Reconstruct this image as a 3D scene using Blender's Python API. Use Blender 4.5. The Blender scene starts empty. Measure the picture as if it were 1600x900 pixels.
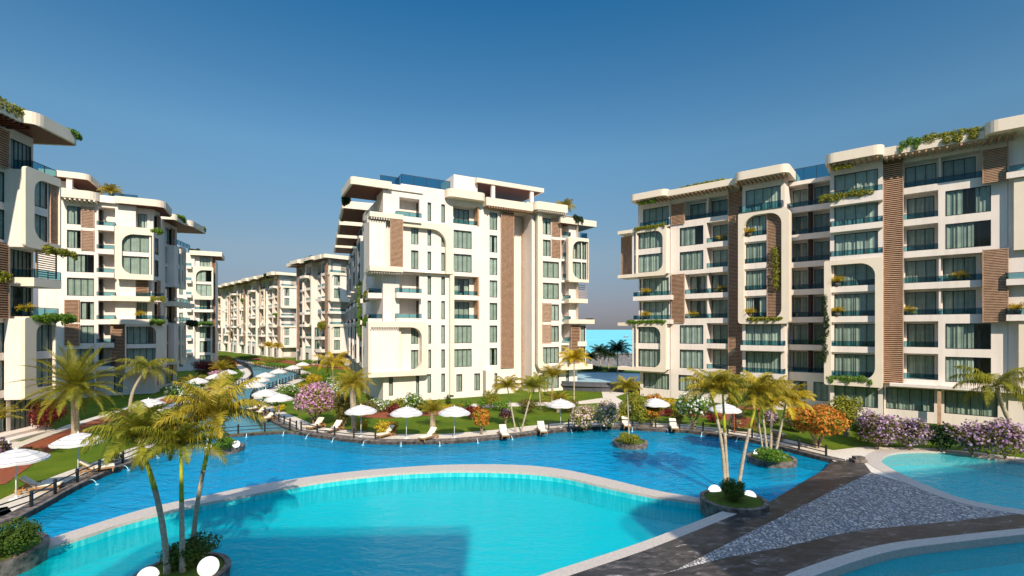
import bpy, math, random
from mathutils import Vector
import numpy as np
PI = math.pi
R_ = math.radians
SC = bpy.context.scene
COL = SC.collection

# ------------------------------------------------------------------ camera
F = 760.0          # focal length in photo pixels (photo 1600 wide)
H = 9.2            # eye height in metres
cam = bpy.data.cameras.new('camera')
cam.sensor_width = 36.0
cam.lens = 36.0 * F / 1600.0
cam.shift_y = 65.0 / 1600.0
cam.clip_start = 0.1
cam.clip_end = 30000
camo = bpy.data.objects.new('camera', cam)
camo.location = (0, 0, H)
camo.rotation_euler = (PI / 2, 0, 0)
COL.objects.link(camo)
SC.camera = camo

# ------------------------------------------------------------------ light
SUN_EL = R_(37)
SUN_AZ = math.atan2(0.26, -0.966)           # compass angle of the sun: behind the camera, to the right
w = bpy.data.worlds.new('World')
SC.world = w
w.use_nodes = True
nt = w.node_tree
nt.nodes.clear()
out = nt.nodes.new('ShaderNodeOutputWorld')
bg = nt.nodes.new('ShaderNodeBackground')
sky = nt.nodes.new('ShaderNodeTexSky')
sky.sky_type = 'NISHITA'
sky.sun_disc = False
sky.sun_elevation = SUN_EL
sky.sun_rotation = SUN_AZ
sky.altitude = 0
sky.air_density = 1.0
sky.dust_density = 0.0
sky.ozone_density = 5.0
bg.inputs['Strength'].default_value = 0.14
# ramp tints the sky: mauve horizon, teal above; unseen zenith brightened as added fill
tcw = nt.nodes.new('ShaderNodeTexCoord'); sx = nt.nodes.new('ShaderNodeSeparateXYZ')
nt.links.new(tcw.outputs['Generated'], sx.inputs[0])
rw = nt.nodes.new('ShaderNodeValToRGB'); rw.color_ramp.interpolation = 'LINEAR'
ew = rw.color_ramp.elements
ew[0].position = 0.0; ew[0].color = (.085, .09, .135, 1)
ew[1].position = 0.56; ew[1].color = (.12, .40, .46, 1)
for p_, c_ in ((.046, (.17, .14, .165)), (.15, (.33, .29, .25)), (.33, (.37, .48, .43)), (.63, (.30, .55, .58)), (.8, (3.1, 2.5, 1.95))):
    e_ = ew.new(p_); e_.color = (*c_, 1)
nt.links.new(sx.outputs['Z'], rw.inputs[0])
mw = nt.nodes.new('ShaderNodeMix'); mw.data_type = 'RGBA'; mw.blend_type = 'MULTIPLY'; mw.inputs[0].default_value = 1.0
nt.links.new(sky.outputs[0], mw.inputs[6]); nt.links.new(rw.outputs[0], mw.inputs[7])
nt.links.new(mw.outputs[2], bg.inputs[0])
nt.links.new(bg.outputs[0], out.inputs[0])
sl = bpy.data.lights.new('sun', 'SUN')
sl.energy = 3.3
sl.angle = R_(0.5)
sl.color = (1.0, 0.885, 0.72)
so = bpy.data.objects.new('sun', sl)
COL.objects.link(so)
ce = math.cos(SUN_EL)
TOSUN = Vector((math.sin(SUN_AZ) * ce, math.cos(SUN_AZ) * ce, math.sin(SUN_EL)))
so.rotation_euler = TOSUN.to_track_quat('Z', 'Y').to_euler()
so.location = (30, -60, 60)
SC.view_settings.view_transform = 'Standard'
SC.view_settings.look = 'None'
SC.view_settings.exposure = 0.9
SC.view_settings.gamma = 1.0
SC.render.engine = 'CYCLES'
SC.cycles.use_denoising = True
SC.cycles.max_bounces = 7
SC.cycles.diffuse_bounces = 3
SC.cycles.glossy_bounces = 3
SC.cycles.transparent_max_bounces = 12
SC.cycles.transmission_bounces = 2
SC.cycles.caustics_reflective = False
SC.cycles.caustics_refractive = False

# ------------------------------------------------------------------ helpers
def px_ground(px, py, z=0.0):
    Z = F * (H - z) / (py - 515.0)
    return Vector(((px - 800.0) * Z / F, Z, z))
def px_at(px, py, Z):
    return Vector(((px - 800.0) * Z / F, Z, H - (py - 515.0) * Z / F))

_m = {}
def mat(name, col, rough=0.6, spec=0.3, var=0.0, vscale=3.0, bump=0.0, bscale=20.0, metal=0.0, col2=None, detail=4):
    if name in _m: return _m[name]
    m = bpy.data.materials.new(name)
    m.use_nodes = True
    n = m.node_tree.nodes; l = m.node_tree.links
    b = n['Principled BSDF']
    b.inputs['Base Color'].default_value = (*col, 1)
    b.inputs['Roughness'].default_value = rough
    b.inputs['Specular IOR Level'].default_value = spec
    b.inputs['Metallic'].default_value = metal
    if var or col2 or bump:
        tc = n.new('ShaderNodeTexCoord')
    if var or col2:
        nz = n.new('ShaderNodeTexNoise'); nz.inputs['Scale'].default_value = vscale
        nz.inputs['Detail'].default_value = detail
        l.new(tc.outputs['Object'], nz.inputs['Vector'])
        mx = n.new('ShaderNodeMix'); mx.data_type = 'RGBA'
        a = col if col2 else tuple(c * (1 - var) for c in col)
        c2 = col2 if col2 else tuple(min(1, c * (1 + var)) for c in col)
        mx.inputs[6].default_value = (*a, 1); mx.inputs[7].default_value = (*c2, 1)
        mr = n.new('ShaderNodeMapRange'); mr.inputs[1].default_value = 0.32; mr.inputs[2].default_value = 0.68
        l.new(nz.outputs['Fac'], mr.inputs[0]); l.new(mr.outputs[0], mx.inputs[0])
        l.new(mx.outputs[2], b.inputs['Base Color'])
    if bump:
        n2 = n.new('ShaderNodeTexNoise'); n2.inputs['Scale'].default_value = bscale; n2.inputs['Detail'].default_value = 5
        l.new(tc.outputs['Object'], n2.inputs['Vector'])
        bp = n.new('ShaderNodeBump'); bp.inputs['Strength'].default_value = bump; bp.inputs['Distance'].default_value = 0.05
        l.new(n2.outputs['Fac'], bp.inputs['Height']); l.new(bp.outputs[0], b.inputs['Normal'])
    _m[name] = m
    return m

def leafmat(name, c1, c2, trans=0.35, rough=0.5):
    if name in _m: return _m[name]
    m = bpy.data.materials.new(name); m.use_nodes = True
    n = m.node_tree.nodes; l = m.node_tree.links
    b = n['Principled BSDF']; o = n['Material Output']
    g = n.new('ShaderNodeNewGeometry')
    rp = n.new('ShaderNodeMix'); rp.data_type = 'RGBA'
    rp.inputs[6].default_value = (*c1, 1); rp.inputs[7].default_value = (*c2, 1)
    l.new(g.outputs['Random Per Island'], rp.inputs[0])
    l.new(rp.outputs[2], b.inputs['Base Color'])
    b.inputs['Roughness'].default_value = rough
    b.inputs['Specular IOR Level'].default_value = 0.25
    t = n.new('ShaderNodeBsdfTranslucent')
    l.new(rp.outputs[2], t.inputs[0])
    ms = n.new('ShaderNodeMixShader'); ms.inputs[0].default_value = trans
    l.new(b.outputs[0], ms.inputs[1]); l.new(t.outputs[0], ms.inputs[2])
    l.new(ms.outputs[0], o.inputs[0])
    _m[name] = m
    return m

class MB:
    """mesh builder"""
    def __init__(s): s.v = []; s.f = []; s.m = []
    def add(s, vs, fs, mi=0):
        b = len(s.v); s.v.extend(tuple(p) for p in vs)
        for f in fs: s.f.append(tuple(i + b for i in f)); s.m.append(mi)
    def quad(s, a, b, c, d, mi=0): s.add((a, b, c, d), ((0, 1, 2, 3),), mi)
    def box(s, x0, x1, y0, y1, z0, z1, mi=0):
        s.add(((x0,y0,z0),(x1,y0,z0),(x1,y1,z0),(x0,y1,z0),(x0,y0,z1),(x1,y0,z1),(x1,y1,z1),(x0,y1,z1)),
              ((0,3,2,1),(4,5,6,7),(0,1,5,4),(1,2,6,5),(2,3,7,6),(3,0,4,7)), mi)
    def bar(s, p, q, r, mi=0, up=(0, 0, 1), r2=None):
        """square bar from p to q"""
        p = Vector(p); q = Vector(q); d = (q - p)
        if d.length < 1e-6: return
        d.normalize(); u = Vector(up)
        if abs(d.dot(u)) > 0.95: u = Vector((1, 0, 0))
        a = d.cross(u).normalized() * r; b = d.cross(a).normalized() * (r2 or r)
        vs = [p - a - b, p + a - b, p + a + b, p - a + b, q - a - b, q + a - b, q + a + b, q - a + b]
        s.add(vs, ((0,3,2,1),(4,5,6,7),(0,1,5,4),(1,2,6,5),(2,3,7,6),(3,0,4,7)), mi)
    def tube(s, pts, rads, n=8, mi=0, cap=True):
        pts = [Vector(p) for p in pts]; base = len(s.v)
        for i, p in enumerate(pts):
            t = (pts[min(i + 1, len(pts) - 1)] - pts[max(i - 1, 0)]).normalized()
            u = Vector((1, 0, 0)) if abs(t.x) < 0.9 else Vector((0, 1, 0))
            a = t.cross(u).normalized(); b = t.cross(a)
            r = rads[i] if hasattr(rads, '__len__') else rads
            for k in range(n):
                an = 2 * PI * k / n
                s.v.append(tuple(p + a * (r * math.cos(an)) + b * (r * math.sin(an))))
        for i in range(len(pts) - 1):
            for k in range(n):
                s.f.append((base + i*n + k, base + (i+1)*n + k, base + (i+1)*n + (k+1) % n, base + i*n + (k+1) % n)); s.m.append(mi)
        if cap:
            s.f.append(tuple(base + k for k in range(n))); s.m.append(mi)
            s.f.append(tuple(base + (len(pts)-1)*n + k for k in reversed(range(n)))); s.m.append(mi)
    def lathe(s, prof, n=24, mi=0, c=(0, 0, 0), sx=1.0, sy=1.0):
        base = len(s.v)
        for (r, z) in prof:
            for k in range(n):
                a = 2 * PI * k / n
                s.v.append((c[0] + r * math.cos(a) * sx, c[1] + r * math.sin(a) * sy, c[2] + z))
        for i in range(len(prof) - 1):
            for k in range(n):
                s.f.append((base + i*n + k, base + i*n + (k+1) % n, base + (i+1)*n + (k+1) % n, base + (i+1)*n + k)); s.m.append(mi)
    def prism(s, pts, z0, z1, mi=0, mtop=None, mbot=None):
        n = len(pts)
        s.add([(p[0], p[1], z0) for p in pts] + [(p[0], p[1], z1) for p in pts],
              [(i, (i+1) % n, n + (i+1) % n, n + i) for i in range(n)], mi)
        s.add([(p[0], p[1], z1) for p in pts], [tuple(range(n))], mi if mtop is None else mtop)
        s.add([(p[0], p[1], z0) for p in pts], [tuple(reversed(range(n)))], mi if mbot is None else mbot)
    def mesh(s, name, mats, smooth=False):
        me = bpy.data.meshes.new(name)
        me.from_pydata(s.v, [], s.f)
        for m in (mats if isinstance(mats, (list, tuple)) else [mats]): me.materials.append(m)
        if max(s.m, default=0): me.polygons.foreach_set('material_index', s.m)
        if smooth: me.polygons.foreach_set('use_smooth', [True] * len(s.f))
        me.update()
        return me
    def build(s, name, mats, parent=None, smooth=False, loc=None, rz=None):
        return link(name, s.mesh(name, mats, smooth), parent, loc, rz)

def link(name, me, parent=None, loc=None, rz=None):
    o = bpy.data.objects.new(name, me)
    COL.objects.link(o)
    if parent is not None: o.parent = parent
    if loc is not None: o.location = loc
    if rz is not None: o.rotation_euler = (0, 0, rz)
    return o
def tag(o, label=None, cat=None, group=None, kind=None):
    if label: o['label'] = label
    if cat: o['category'] = cat
    if group: o['group'] = group
    if kind: o['kind'] = kind
    return o
def empty(name, loc=(0, 0, 0), rz=0):
    o = bpy.data.objects.new(name, None)
    o.empty_display_size = 0.3
    COL.objects.link(o); o.location = loc; o.rotation_euler = (0, 0, rz)
    return o
KIDS = {}
def kids(o):
    return [c for c in o.children]
def copy_tree(o, parent=None):
    c = o.copy(); COL.objects.link(c)
    if parent is not None: c.parent = parent
    for ch in kids(o): copy_tree(ch, c)
    return c
def catmull(pts, k=6, closed=False):
    P = [Vector((p[0], p[1])) for p in pts]; n = len(P); res = []
    rng = range(n) if closed else range(n - 1)
    for i in rng:
        p0 = P[(i-1) % n] if closed or i > 0 else P[0]; p1 = P[i]; p2 = P[(i+1) % n]
        p3 = P[(i+2) % n] if closed or i + 2 < n else P[-1]
        for j in range(k):
            t = j / k
            res.append(0.5 * ((2*p1) + (p2-p0)*t + (2*p0-5*p1+4*p2-p3)*t*t + (3*p1-p0-3*p2+p3)*t**3))
    if not closed: res.append(P[-1])
    return [(p.x, p.y) for p in res]
def offset_line(pts, d):
    P = [Vector((p[0], p[1])) for p in pts]; r = []
    for i, p in enumerate(P):
        t = (P[min(i+1, len(P)-1)] - P[max(i-1, 0)]).normalized()
        r.append((p.x - t.y * d, p.y + t.x * d))
    return r
def fill(name, outer, holes, z, m, parent=None):
    cu = bpy.data.curves.new(name, 'CURVE'); cu.dimensions = '2D'; cu.fill_mode = 'BOTH'
    for ring in [outer] + list(holes):
        sp = cu.splines.new('POLY'); sp.points.add(len(ring) - 1)
        for p, q in zip(sp.points, ring): p.co = (q[0], q[1], 0, 1)
        sp.use_cyclic_u = True
    ob = bpy.data.objects.new(name + '_outline', cu); COL.objects.link(ob)
    dg = bpy.context.evaluated_depsgraph_get()
    me = bpy.data.meshes.new_from_object(ob.evaluated_get(dg))
    bpy.data.objects.remove(ob); bpy.data.curves.remove(cu)
    zz = np.zeros(len(me.vertices) * 3, dtype=np.float32); me.vertices.foreach_get('co', zz)
    zz[2::3] = z; me.vertices.foreach_set('co', zz)
    # normals up
    if len(me.polygons) and sum(p.normal.z for p in list(me.polygons)[:50]) < 0: me.flip_normals()
    me.materials.clear(); me.materials.append(m); me.name = name; me.update()
    return link(name, me, parent)
def strip(mb, a, b, za, zb, mi=0):
    for i in range(len(a) - 1):
        mb.quad((a[i][0], a[i][1], za), (a[i+1][0], a[i+1][1], za), (b[i+1][0], b[i+1][1], zb), (b[i][0], b[i][1], zb), mi)
def resample(pts, step):
    P = [Vector((p[0], p[1])) for p in pts]; res = [P[0]]; acc = 0.0
    for i in range(len(P) - 1):
        a, b = P[i], P[i+1]; L = (b - a).length
        if L == 0: continue
        t = step - acc
        while t <= L:
            res.append(a + (b - a) * (t / L)); t += step
        acc = L - (t - step)
    return [(p.x, p.y) for p in res]

# ------------------------------------------------------------------ materials
WHITE = mat('white_render', (0.775, 0.68, 0.605), 0.75, 0.2, var=0.04, vscale=0.45, bump=0.03, bscale=30)
def add_streaks(m, amt=.10):
    # faint rain streaks and plaster joints
    n = m.node_tree.nodes; l = m.node_tree.links; b = n['Principled BSDF']
    src = b.inputs['Base Color'].links[0].from_socket
    tc = n.new('ShaderNodeTexCoord'); mp = n.new('ShaderNodeMapping'); mp.inputs['Scale'].default_value = (2.2, 2.2, .10)
    l.new(tc.outputs['Object'], mp.inputs[0])
    nz = n.new('ShaderNodeTexNoise'); nz.inputs['Scale'].default_value = 1.0; nz.inputs['Detail'].default_value = 5; l.new(mp.outputs[0], nz.inputs['Vector'])
    mr = n.new('ShaderNodeMapRange'); mr.inputs[1].default_value = .45; mr.inputs[2].default_value = .75; mr.inputs[3].default_value = 1.0; mr.inputs[4].default_value = 1 - amt
    l.new(nz.outputs['Fac'], mr.inputs[0])
    mx = n.new('ShaderNodeMix'); mx.data_type = 'RGBA'; mx.blend_type = 'MULTIPLY'; mx.inputs[0].default_value = 1
    l.new(src, mx.inputs[6]); l.new(mr.outputs[0], mx.inputs[7]); l.new(mx.outputs[2], b.inputs['Base Color'])
add_streaks(WHITE)
BEIGE = mat('beige_trim', (0.74, 0.63, 0.50), 0.7, 0.2, var=0.03, vscale=0.8)
WOOD = mat('wood_slat', (0.40, 0.235, 0.145), 0.6, 0.25, col2=(0.52, 0.33, 0.215), vscale=2.5)
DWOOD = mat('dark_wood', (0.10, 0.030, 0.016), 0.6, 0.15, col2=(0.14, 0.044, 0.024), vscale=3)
FRAME = mat('dark_frame', (0.012, 0.016, 0.016), 0.4, 0.4)
CURT = mat('curtain_cloth', (0.41, 0.42, 0.35), 0.9, 0.1, var=0.12, vscale=1.5)
CURT2 = mat('curtain_cloth_pale', (0.54, 0.54, 0.46), 0.9, 0.1, var=0.12, vscale=1.5)
CONC = mat('pale_paving', (0.62, 0.55, 0.46), 0.8, 0.2, var=0.10, vscale=6, bump=0.1, bscale=60)
COPING = mat('coping_stone', (0.46, 0.40, 0.345), 0.7, 0.3, var=0.12, vscale=9, bump=0.15, bscale=40)
MULCH = mat('mulch', (0.22, 0.06, 0.03), 0.95, 0.1, col2=(0.30, 0.10, 0.05), vscale=6, bump=0.6, bscale=25)
SOIL = mat('soil_grass', (0.06, 0.10, 0.012), 0.95, 0.1, col2=(0.10, 0.13, 0.02), vscale=5, bump=0.6, bscale=30)
METAL = mat('dark_metal', (0.02, 0.02, 0.02), 0.45, 0.4)
TEAK = mat('teak', (0.36, 0.19, 0.07), 0.6, 0.25, var=0.2, vscale=8)
CUSH = mat('cushion_cloth', (0.74, 0.66, 0.54), 0.9, 0.1, var=0.04, vscale=8)
POLE = mat('white_metal', (0.75, 0.75, 0.72), 0.4, 0.4)

def fresnel(n, l, ior):
    # a thin sheet reflects the same from both sides
    g = n.new('ShaderNodeNewGeometry'); mr = n.new('ShaderNodeMapRange')
    mr.inputs[3].default_value = ior; mr.inputs[4].default_value = 1.0 / ior
    l.new(g.outputs['Backfacing'], mr.inputs[0])
    fr = n.new('ShaderNodeFresnel'); l.new(mr.outputs[0], fr.inputs[0])
    return fr
def glassmat(name, tint, fres_ior, rough=0.0, tint_mix=None):
    m = bpy.data.materials.new(name); m.use_nodes = True
    n = m.node_tree.nodes; l = m.node_tree.links; n.remove(n['Principled BSDF']); o = n['Material Output']
    t = n.new('ShaderNodeBsdfTransparent'); t.inputs[0].default_value = (*tint, 1)
    g = n.new('ShaderNodeBsdfGlossy'); g.inputs['Roughness'].default_value = rough
    fr = fresnel(n, l, fres_ior)
    ms = n.new('ShaderNodeMixShader'); l.new(fr.outputs[0], ms.inputs[0])
    l.new(t.outputs[0], ms.inputs[1]); l.new(g.outputs[0], ms.inputs[2])
    l.new(ms.outputs[0], o.inputs[0])
    return m
PANE = glassmat('window_glass', (0.78, 0.88, 0.87), 1.6)
RAILG = glassmat('teal_glass', (0.15, 0.40, 0.50), 1.5)

def watermat(name, tint, wscale, bstr, body=(0, .3, .5), murk=.4):
    m = bpy.data.materials.new(name); m.use_nodes = True
    n = m.node_tree.nodes; l = m.node_tree.links; n.remove(n['Principled BSDF']); o = n['Material Output']
    tc = n.new('ShaderNodeTexCoord')
    mp = n.new('ShaderNodeMapping'); mp.inputs['Scale'].default_value = (0.55, 1.0, 1.0)
    mp.inputs['Rotation'].default_value = (0, 0, R_(18))
    l.new(tc.outputs['Object'], mp.inputs[0])
    a = n.new('ShaderNodeTexNoise'); a.inputs['Scale'].default_value = wscale; a.inputs['Detail'].default_value = 3; a.inputs['Distortion'].default_value = 0.6
    b = n.new('ShaderNodeTexNoise'); b.inputs['Scale'].default_value = wscale * 3.3; b.inputs['Detail'].default_value = 2
    l.new(mp.outputs[0], a.inputs['Vector']); l.new(mp.outputs[0], b.inputs['Vector'])
    ad = n.new('ShaderNodeMath'); ad.operation = 'MULTIPLY_ADD'; ad.inputs[1].default_value = 0.35
    l.new(b.outputs['Fac'], ad.inputs[0]); l.new(a.outputs['Fac'], ad.inputs[2])
    bp = n.new('ShaderNodeBump'); bp.inputs['Strength'].default_value = bstr; bp.inputs['Distance'].default_value = 0.25
    l.new(ad.outputs[0], bp.inputs['Height'])
    t = n.new('ShaderNodeBsdfTransparent'); t.inputs[0].default_value = (*tint, 1)
    g = n.new('ShaderNodeBsdfGlossy'); g.inputs['Roughness'].default_value = 0.03
    l.new(bp.outputs[0], g.inputs['Normal'])
    fr = fresnel(n, l, 1.33)
    l.new(bp.outputs[0], fr.inputs['Normal'])
    sc_ = n.new('ShaderNodeMath'); sc_.operation = 'MULTIPLY'; sc_.inputs[1].default_value = .5; l.new(fr.outputs[0], sc_.inputs[0])
    ms = n.new('ShaderNodeMixShader'); l.new(sc_.outputs[0], ms.inputs[0])
    df = n.new('ShaderNodeBsdfDiffuse'); df.inputs[0].default_value = (*body, 1)
    l.new(bp.outputs[0], df.inputs['Normal'])
    mk = n.new('ShaderNodeMixShader'); mk.inputs[0].default_value = murk
    l.new(t.outputs[0], mk.inputs[1]); l.new(df.outputs[0], mk.inputs[2])
    l.new(mk.outputs[0], ms.inputs[1]); l.new(g.outputs[0], ms.inputs[2])
    l.new(ms.outputs[0], o.inputs[0])
    return m

def tilemat(name, c1, c2, mortar, scale):
    m = bpy.data.materials.new(name); m.use_nodes = True
    n = m.node_tree.nodes; l = m.node_tree.links; b = n['Principled BSDF']
    tc = n.new('ShaderNodeTexCoord')
    nz = n.new('ShaderNodeTexNoise'); nz.inputs['Scale'].default_value = 2.2; nz.inputs['Detail'].default_value = 5; nz.inputs['Distortion'].default_value = 1.2
    l.new(tc.outputs['Object'], nz.inputs['Vector'])
    # slow bending of the seen tiles by ripples
    mixv = n.new('ShaderNodeVectorMath'); mixv.operation = 'MULTIPLY_ADD'
    l.new(nz.outputs['Color'], mixv.inputs[0]); mixv.inputs[1].default_value = (0.25, 0.25, 0); l.new(tc.outputs['Object'], mixv.inputs[2])
    br = n.new('ShaderNodeTexBrick'); br.inputs['Scale'].default_value = scale
    br.inputs['Color1'].default_value = (*c1, 1); br.inputs['Color2'].default_value = (*c2, 1); br.inputs['Mortar'].default_value = (*mortar, 1)
    br.inputs['Mortar Size'].default_value = 0.03; br.offset = 0.0; br.inputs['Brick Width'].default_value = 0.5
    l.new(mixv.outputs[0], br.inputs['Vector'])
    l.new(br.outputs['Color'], b.inputs['Base Color'])
    b.inputs['Roughness'].default_value = 0.4
    return m
# ================================================================== GROUND, POOLS, PATHS
ZL, ZN, ZR, ZC = -0.25, -0.62, -0.12, -0.17     # water levels: lagoon, near pool, right pools, canal
G = lambda pts, z=0.0: [tuple(px_ground(x, y, z)[:2]) for x, y in pts]

far_left = G([(28,818),(67,797),(110,772),(160,747),(207,728),(236,716),(262,704),(290,693)], ZL)
far_weir = G([(290,693),(330,686),(380,682),(425,679),(462,678)], ZL)
far_right = G([(466,680),(492,684),(520,688),(552,691.6),(580,694),(620,695),(660,694.5),(700,694),(760,689),(810,684),(860,677.5),(910,673),(960,671),(1010,674),(1060,676),(1084,678.5),(1159,689),(1224.6,705),(1271,717),(1312,727)], ZL)
fl = catmull(far_left, 4); fw = catmull(far_weir, 4); frr = catmull(far_right, 4)
far_edge = fl[:-1] + fw[:-1] + frr
# extend to the left, behind the frame
lx, ly = far_edge[0]
left_ext = [(lx - 4.5, ly - 5.5), (lx - 2.2, ly - 2.6)]
far_edge_full = left_ext + far_edge
blk_up = G([(1312,727),(1258,755),(1205,783),(1160,800)])
blk_up2 = G([(1160,800),(1025,854),(890,900),(700,965),(480,1040)])
near_right_in = G([(1137.5,798),(1044,839),(950,871),(864,897),(690,953),(470,1025)], ZN + .45)
near_end = [(-1.0, 8.0), (-34.0, 8.0), (-34.0, 17.0)]
hole1 = far_edge_full + blk_up[1:] + blk_up2[1:] + near_end
# coping between lagoon and near pool
cop_up = catmull(G([(57,848),(133,823),(233,793),(320,774.5),(400,758),(500,742.5),(600,732),(700,726),(800,726),(875,732.5),(950,748),(1025,766),(1100,779),(1150,789),(1185,797)], -0.2), 4)
cop_lo = catmull(G([(57,861),(133,837),(200,815),(300,790),(400,771),(500,752.5),(600,741),(700,735.5),(800,737),(875,744),(950,760.6),(1025,775.6),(1100,786),(1140,797),(1150,802)], -0.2), 4)

# canal (px at its own water level)
can_left = G([(290,692.5),(272,685),(264,670),(275,652),(290,637),(325,624),(363,610),(375,605),(391,598),(397,588),(391,577.5),(378,571),(362,567),(340,564)], ZC)
can_right = G([(462,678),(440,668),(420,658),(402,648),(391,638),(388,628),(398,615),(419,608),(441.5,600),(462.5,592.5),(466,586),(454,581),(419,576),(392.5,570.5),(372,566),(345,561)], ZC)
cl = catmull(can_left, 4); cr = catmull(can_right, 4)
weir_back = [(x - 0.0, y + 0.55) for x, y in far_weir]
hole2 = cl + list(reversed(cr)) + [(x, y + 0.2) for x, y in reversed(fw[1:-1])]
# right pool
rp_pts = G([(1377,720.6),(1392,711.5),(1430,708),(1487,710),(1543,718),(1600,726),(1700,742),(1790,775),(1780,830),(1700,822),(1600,801),(1562,795),(1505.6,783),(1449,762),(1403.6,741),(1381,728)], ZR)
rp = catmull(rp_pts, 5, True)
# lower right pool
cop3_o = G([(1100,975),(1200,915),(1260,887),(1373,853),(1487,838),(1600,826),(1760,812)])
c3 = catmull(cop3_o, 5); c3i = offset_line(c3, -0.55)
lp = c3i + G([(2000,850),(2000,1100),(1300,1180)])

def grassmat():
    m = bpy.data.materials.new('lawn'); m.use_nodes = True
    n = m.node_tree.nodes; l = m.node_tree.links; b = n['Principled BSDF']
    tc = n.new('ShaderNodeTexCoord')
    a = n.new('ShaderNodeTexNoise'); a.inputs['Scale'].default_value = 0.35; a.inputs['Detail'].default_value = 6
    c = n.new('ShaderNodeTexNoise'); c.inputs['Scale'].default_value = 9; c.inputs['Detail'].default_value = 6
    l.new(tc.outputs['Object'], a.inputs['Vector']); l.new(tc.outputs['Object'], c.inputs['Vector'])
    ad = n.new('ShaderNodeMath'); ad.operation = 'ADD'; l.new(a.outputs['Fac'], ad.inputs[0]); l.new(c.outputs['Fac'], ad.inputs[1])
    mr = n.new('ShaderNodeMapRange'); mr.inputs[1].default_value = 0.7; mr.inputs[2].default_value = 1.3; l.new(ad.outputs[0], mr.inputs[0])
    mx = n.new('ShaderNodeMix'); mx.data_type = 'RGBA'; mx.inputs[6].default_value = (0.045, 0.095, 0.006, 1); mx.inputs[7].default_value = (0.13, 0.17, 0.012, 1)
    l.new(mr.outputs[0], mx.inputs[0]); l.new(mx.outputs[2], b.inputs['Base Color'])
    b.inputs['Roughness'].default_value = 0.95; b.inputs['Specular IOR Level'].default_value = 0.1
    bp = n.new('ShaderNodeBump'); bp.inputs['Strength'].default_value = 0.8; bp.inputs['Distance'].default_value = 0.06
    l.new(c.outputs['Fac'], bp.inputs['Height']); l.new(bp.outputs[0], b.inputs['Normal'])
    return m
LAWN = grassmat()
ground_outer = [(-4000,-600),(600,-600),(600,60),(130,122),(-22,126),(-60,210),(-200,2500),(-4000,2500)]
tag(fill('ground', ground_outer, [hole1, hole2, rp, lp], 0.0, LAWN), kind='structure')

# ---- stone materials
def darkstone():
    m = bpy.data.materials.new('dark_marble'); m.use_nodes = True
    n = m.node_tree.nodes; l = m.node_tree.links; b = n['Principled BSDF']
    tc = n.new('ShaderNodeTexCoord'); mp = n.new('ShaderNodeMapping'); mp.inputs['Rotation'].default_value = (0, 0, R_(-38)); mp.inputs['Scale'].default_value = (0.7, 2.2, 1)
    l.new(tc.outputs['Object'], mp.inputs[0])
    a = n.new('ShaderNodeTexNoise'); a.inputs['Scale'].default_value = 1.6; a.inputs['Detail'].default_value = 9; a.inputs['Roughness'].default_value = .68; a.inputs['Distortion'].default_value = 1.0
    l.new(mp.outputs[0], a.inputs['Vector'])
    r = n.new('ShaderNodeValToRGB'); e = r.color_ramp.elements
    e[0].position = .36; e[0].color = (.022,.020,.019,1); e[1].position = .70; e[1].color = (.60,.55,.51,1)
    x = e.new(.54); x.color = (.060,.053,.050,1); x = e.new(.62); x.color = (.13,.105,.098,1)
    l.new(a.outputs['Fac'], r.inputs[0])
    m2 = n.new('ShaderNodeMapping'); m2.inputs['Rotation'].default_value = (0, 0, R_(-38)); l.new(tc.outputs['Object'], m2.inputs[0])
    bk = n.new('ShaderNodeTexBrick'); bk.inputs['Scale'].default_value = 1.0; bk.inputs['Brick Width'].default_value = 1.2; bk.inputs['Row Height'].default_value = .6
    bk.inputs['Mortar Size'].default_value = .012; bk.inputs['Color1'].default_value = (.75,.75,.75,1); bk.inputs['Color2'].default_value = (1.25,1.25,1.25,1); bk.inputs['Mortar'].default_value = (.35,.35,.35,1)
    l.new(m2.outputs[0], bk.inputs['Vector'])
    mu = n.new('ShaderNodeMix'); mu.data_type = 'RGBA'; mu.blend_type = 'MULTIPLY'; mu.inputs[0].default_value = 1
    l.new(r.outputs[0], mu.inputs[6]); l.new(bk.outputs['Color'], mu.inputs[7]); l.new(mu.outputs[2], b.inputs['Base Color'])
    b.inputs['Roughness'].default_value = .34; b.inputs['Specular IOR Level'].default_value = .35
    return m
DSTONE = darkstone()
ROCK = mat('dark_edge_stone', (0.05, 0.04, 0.035), 0.6, 0.3, col2=(0.23, 0.19, 0.165), vscale=3.2, bump=0.5, bscale=14, detail=8)
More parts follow.
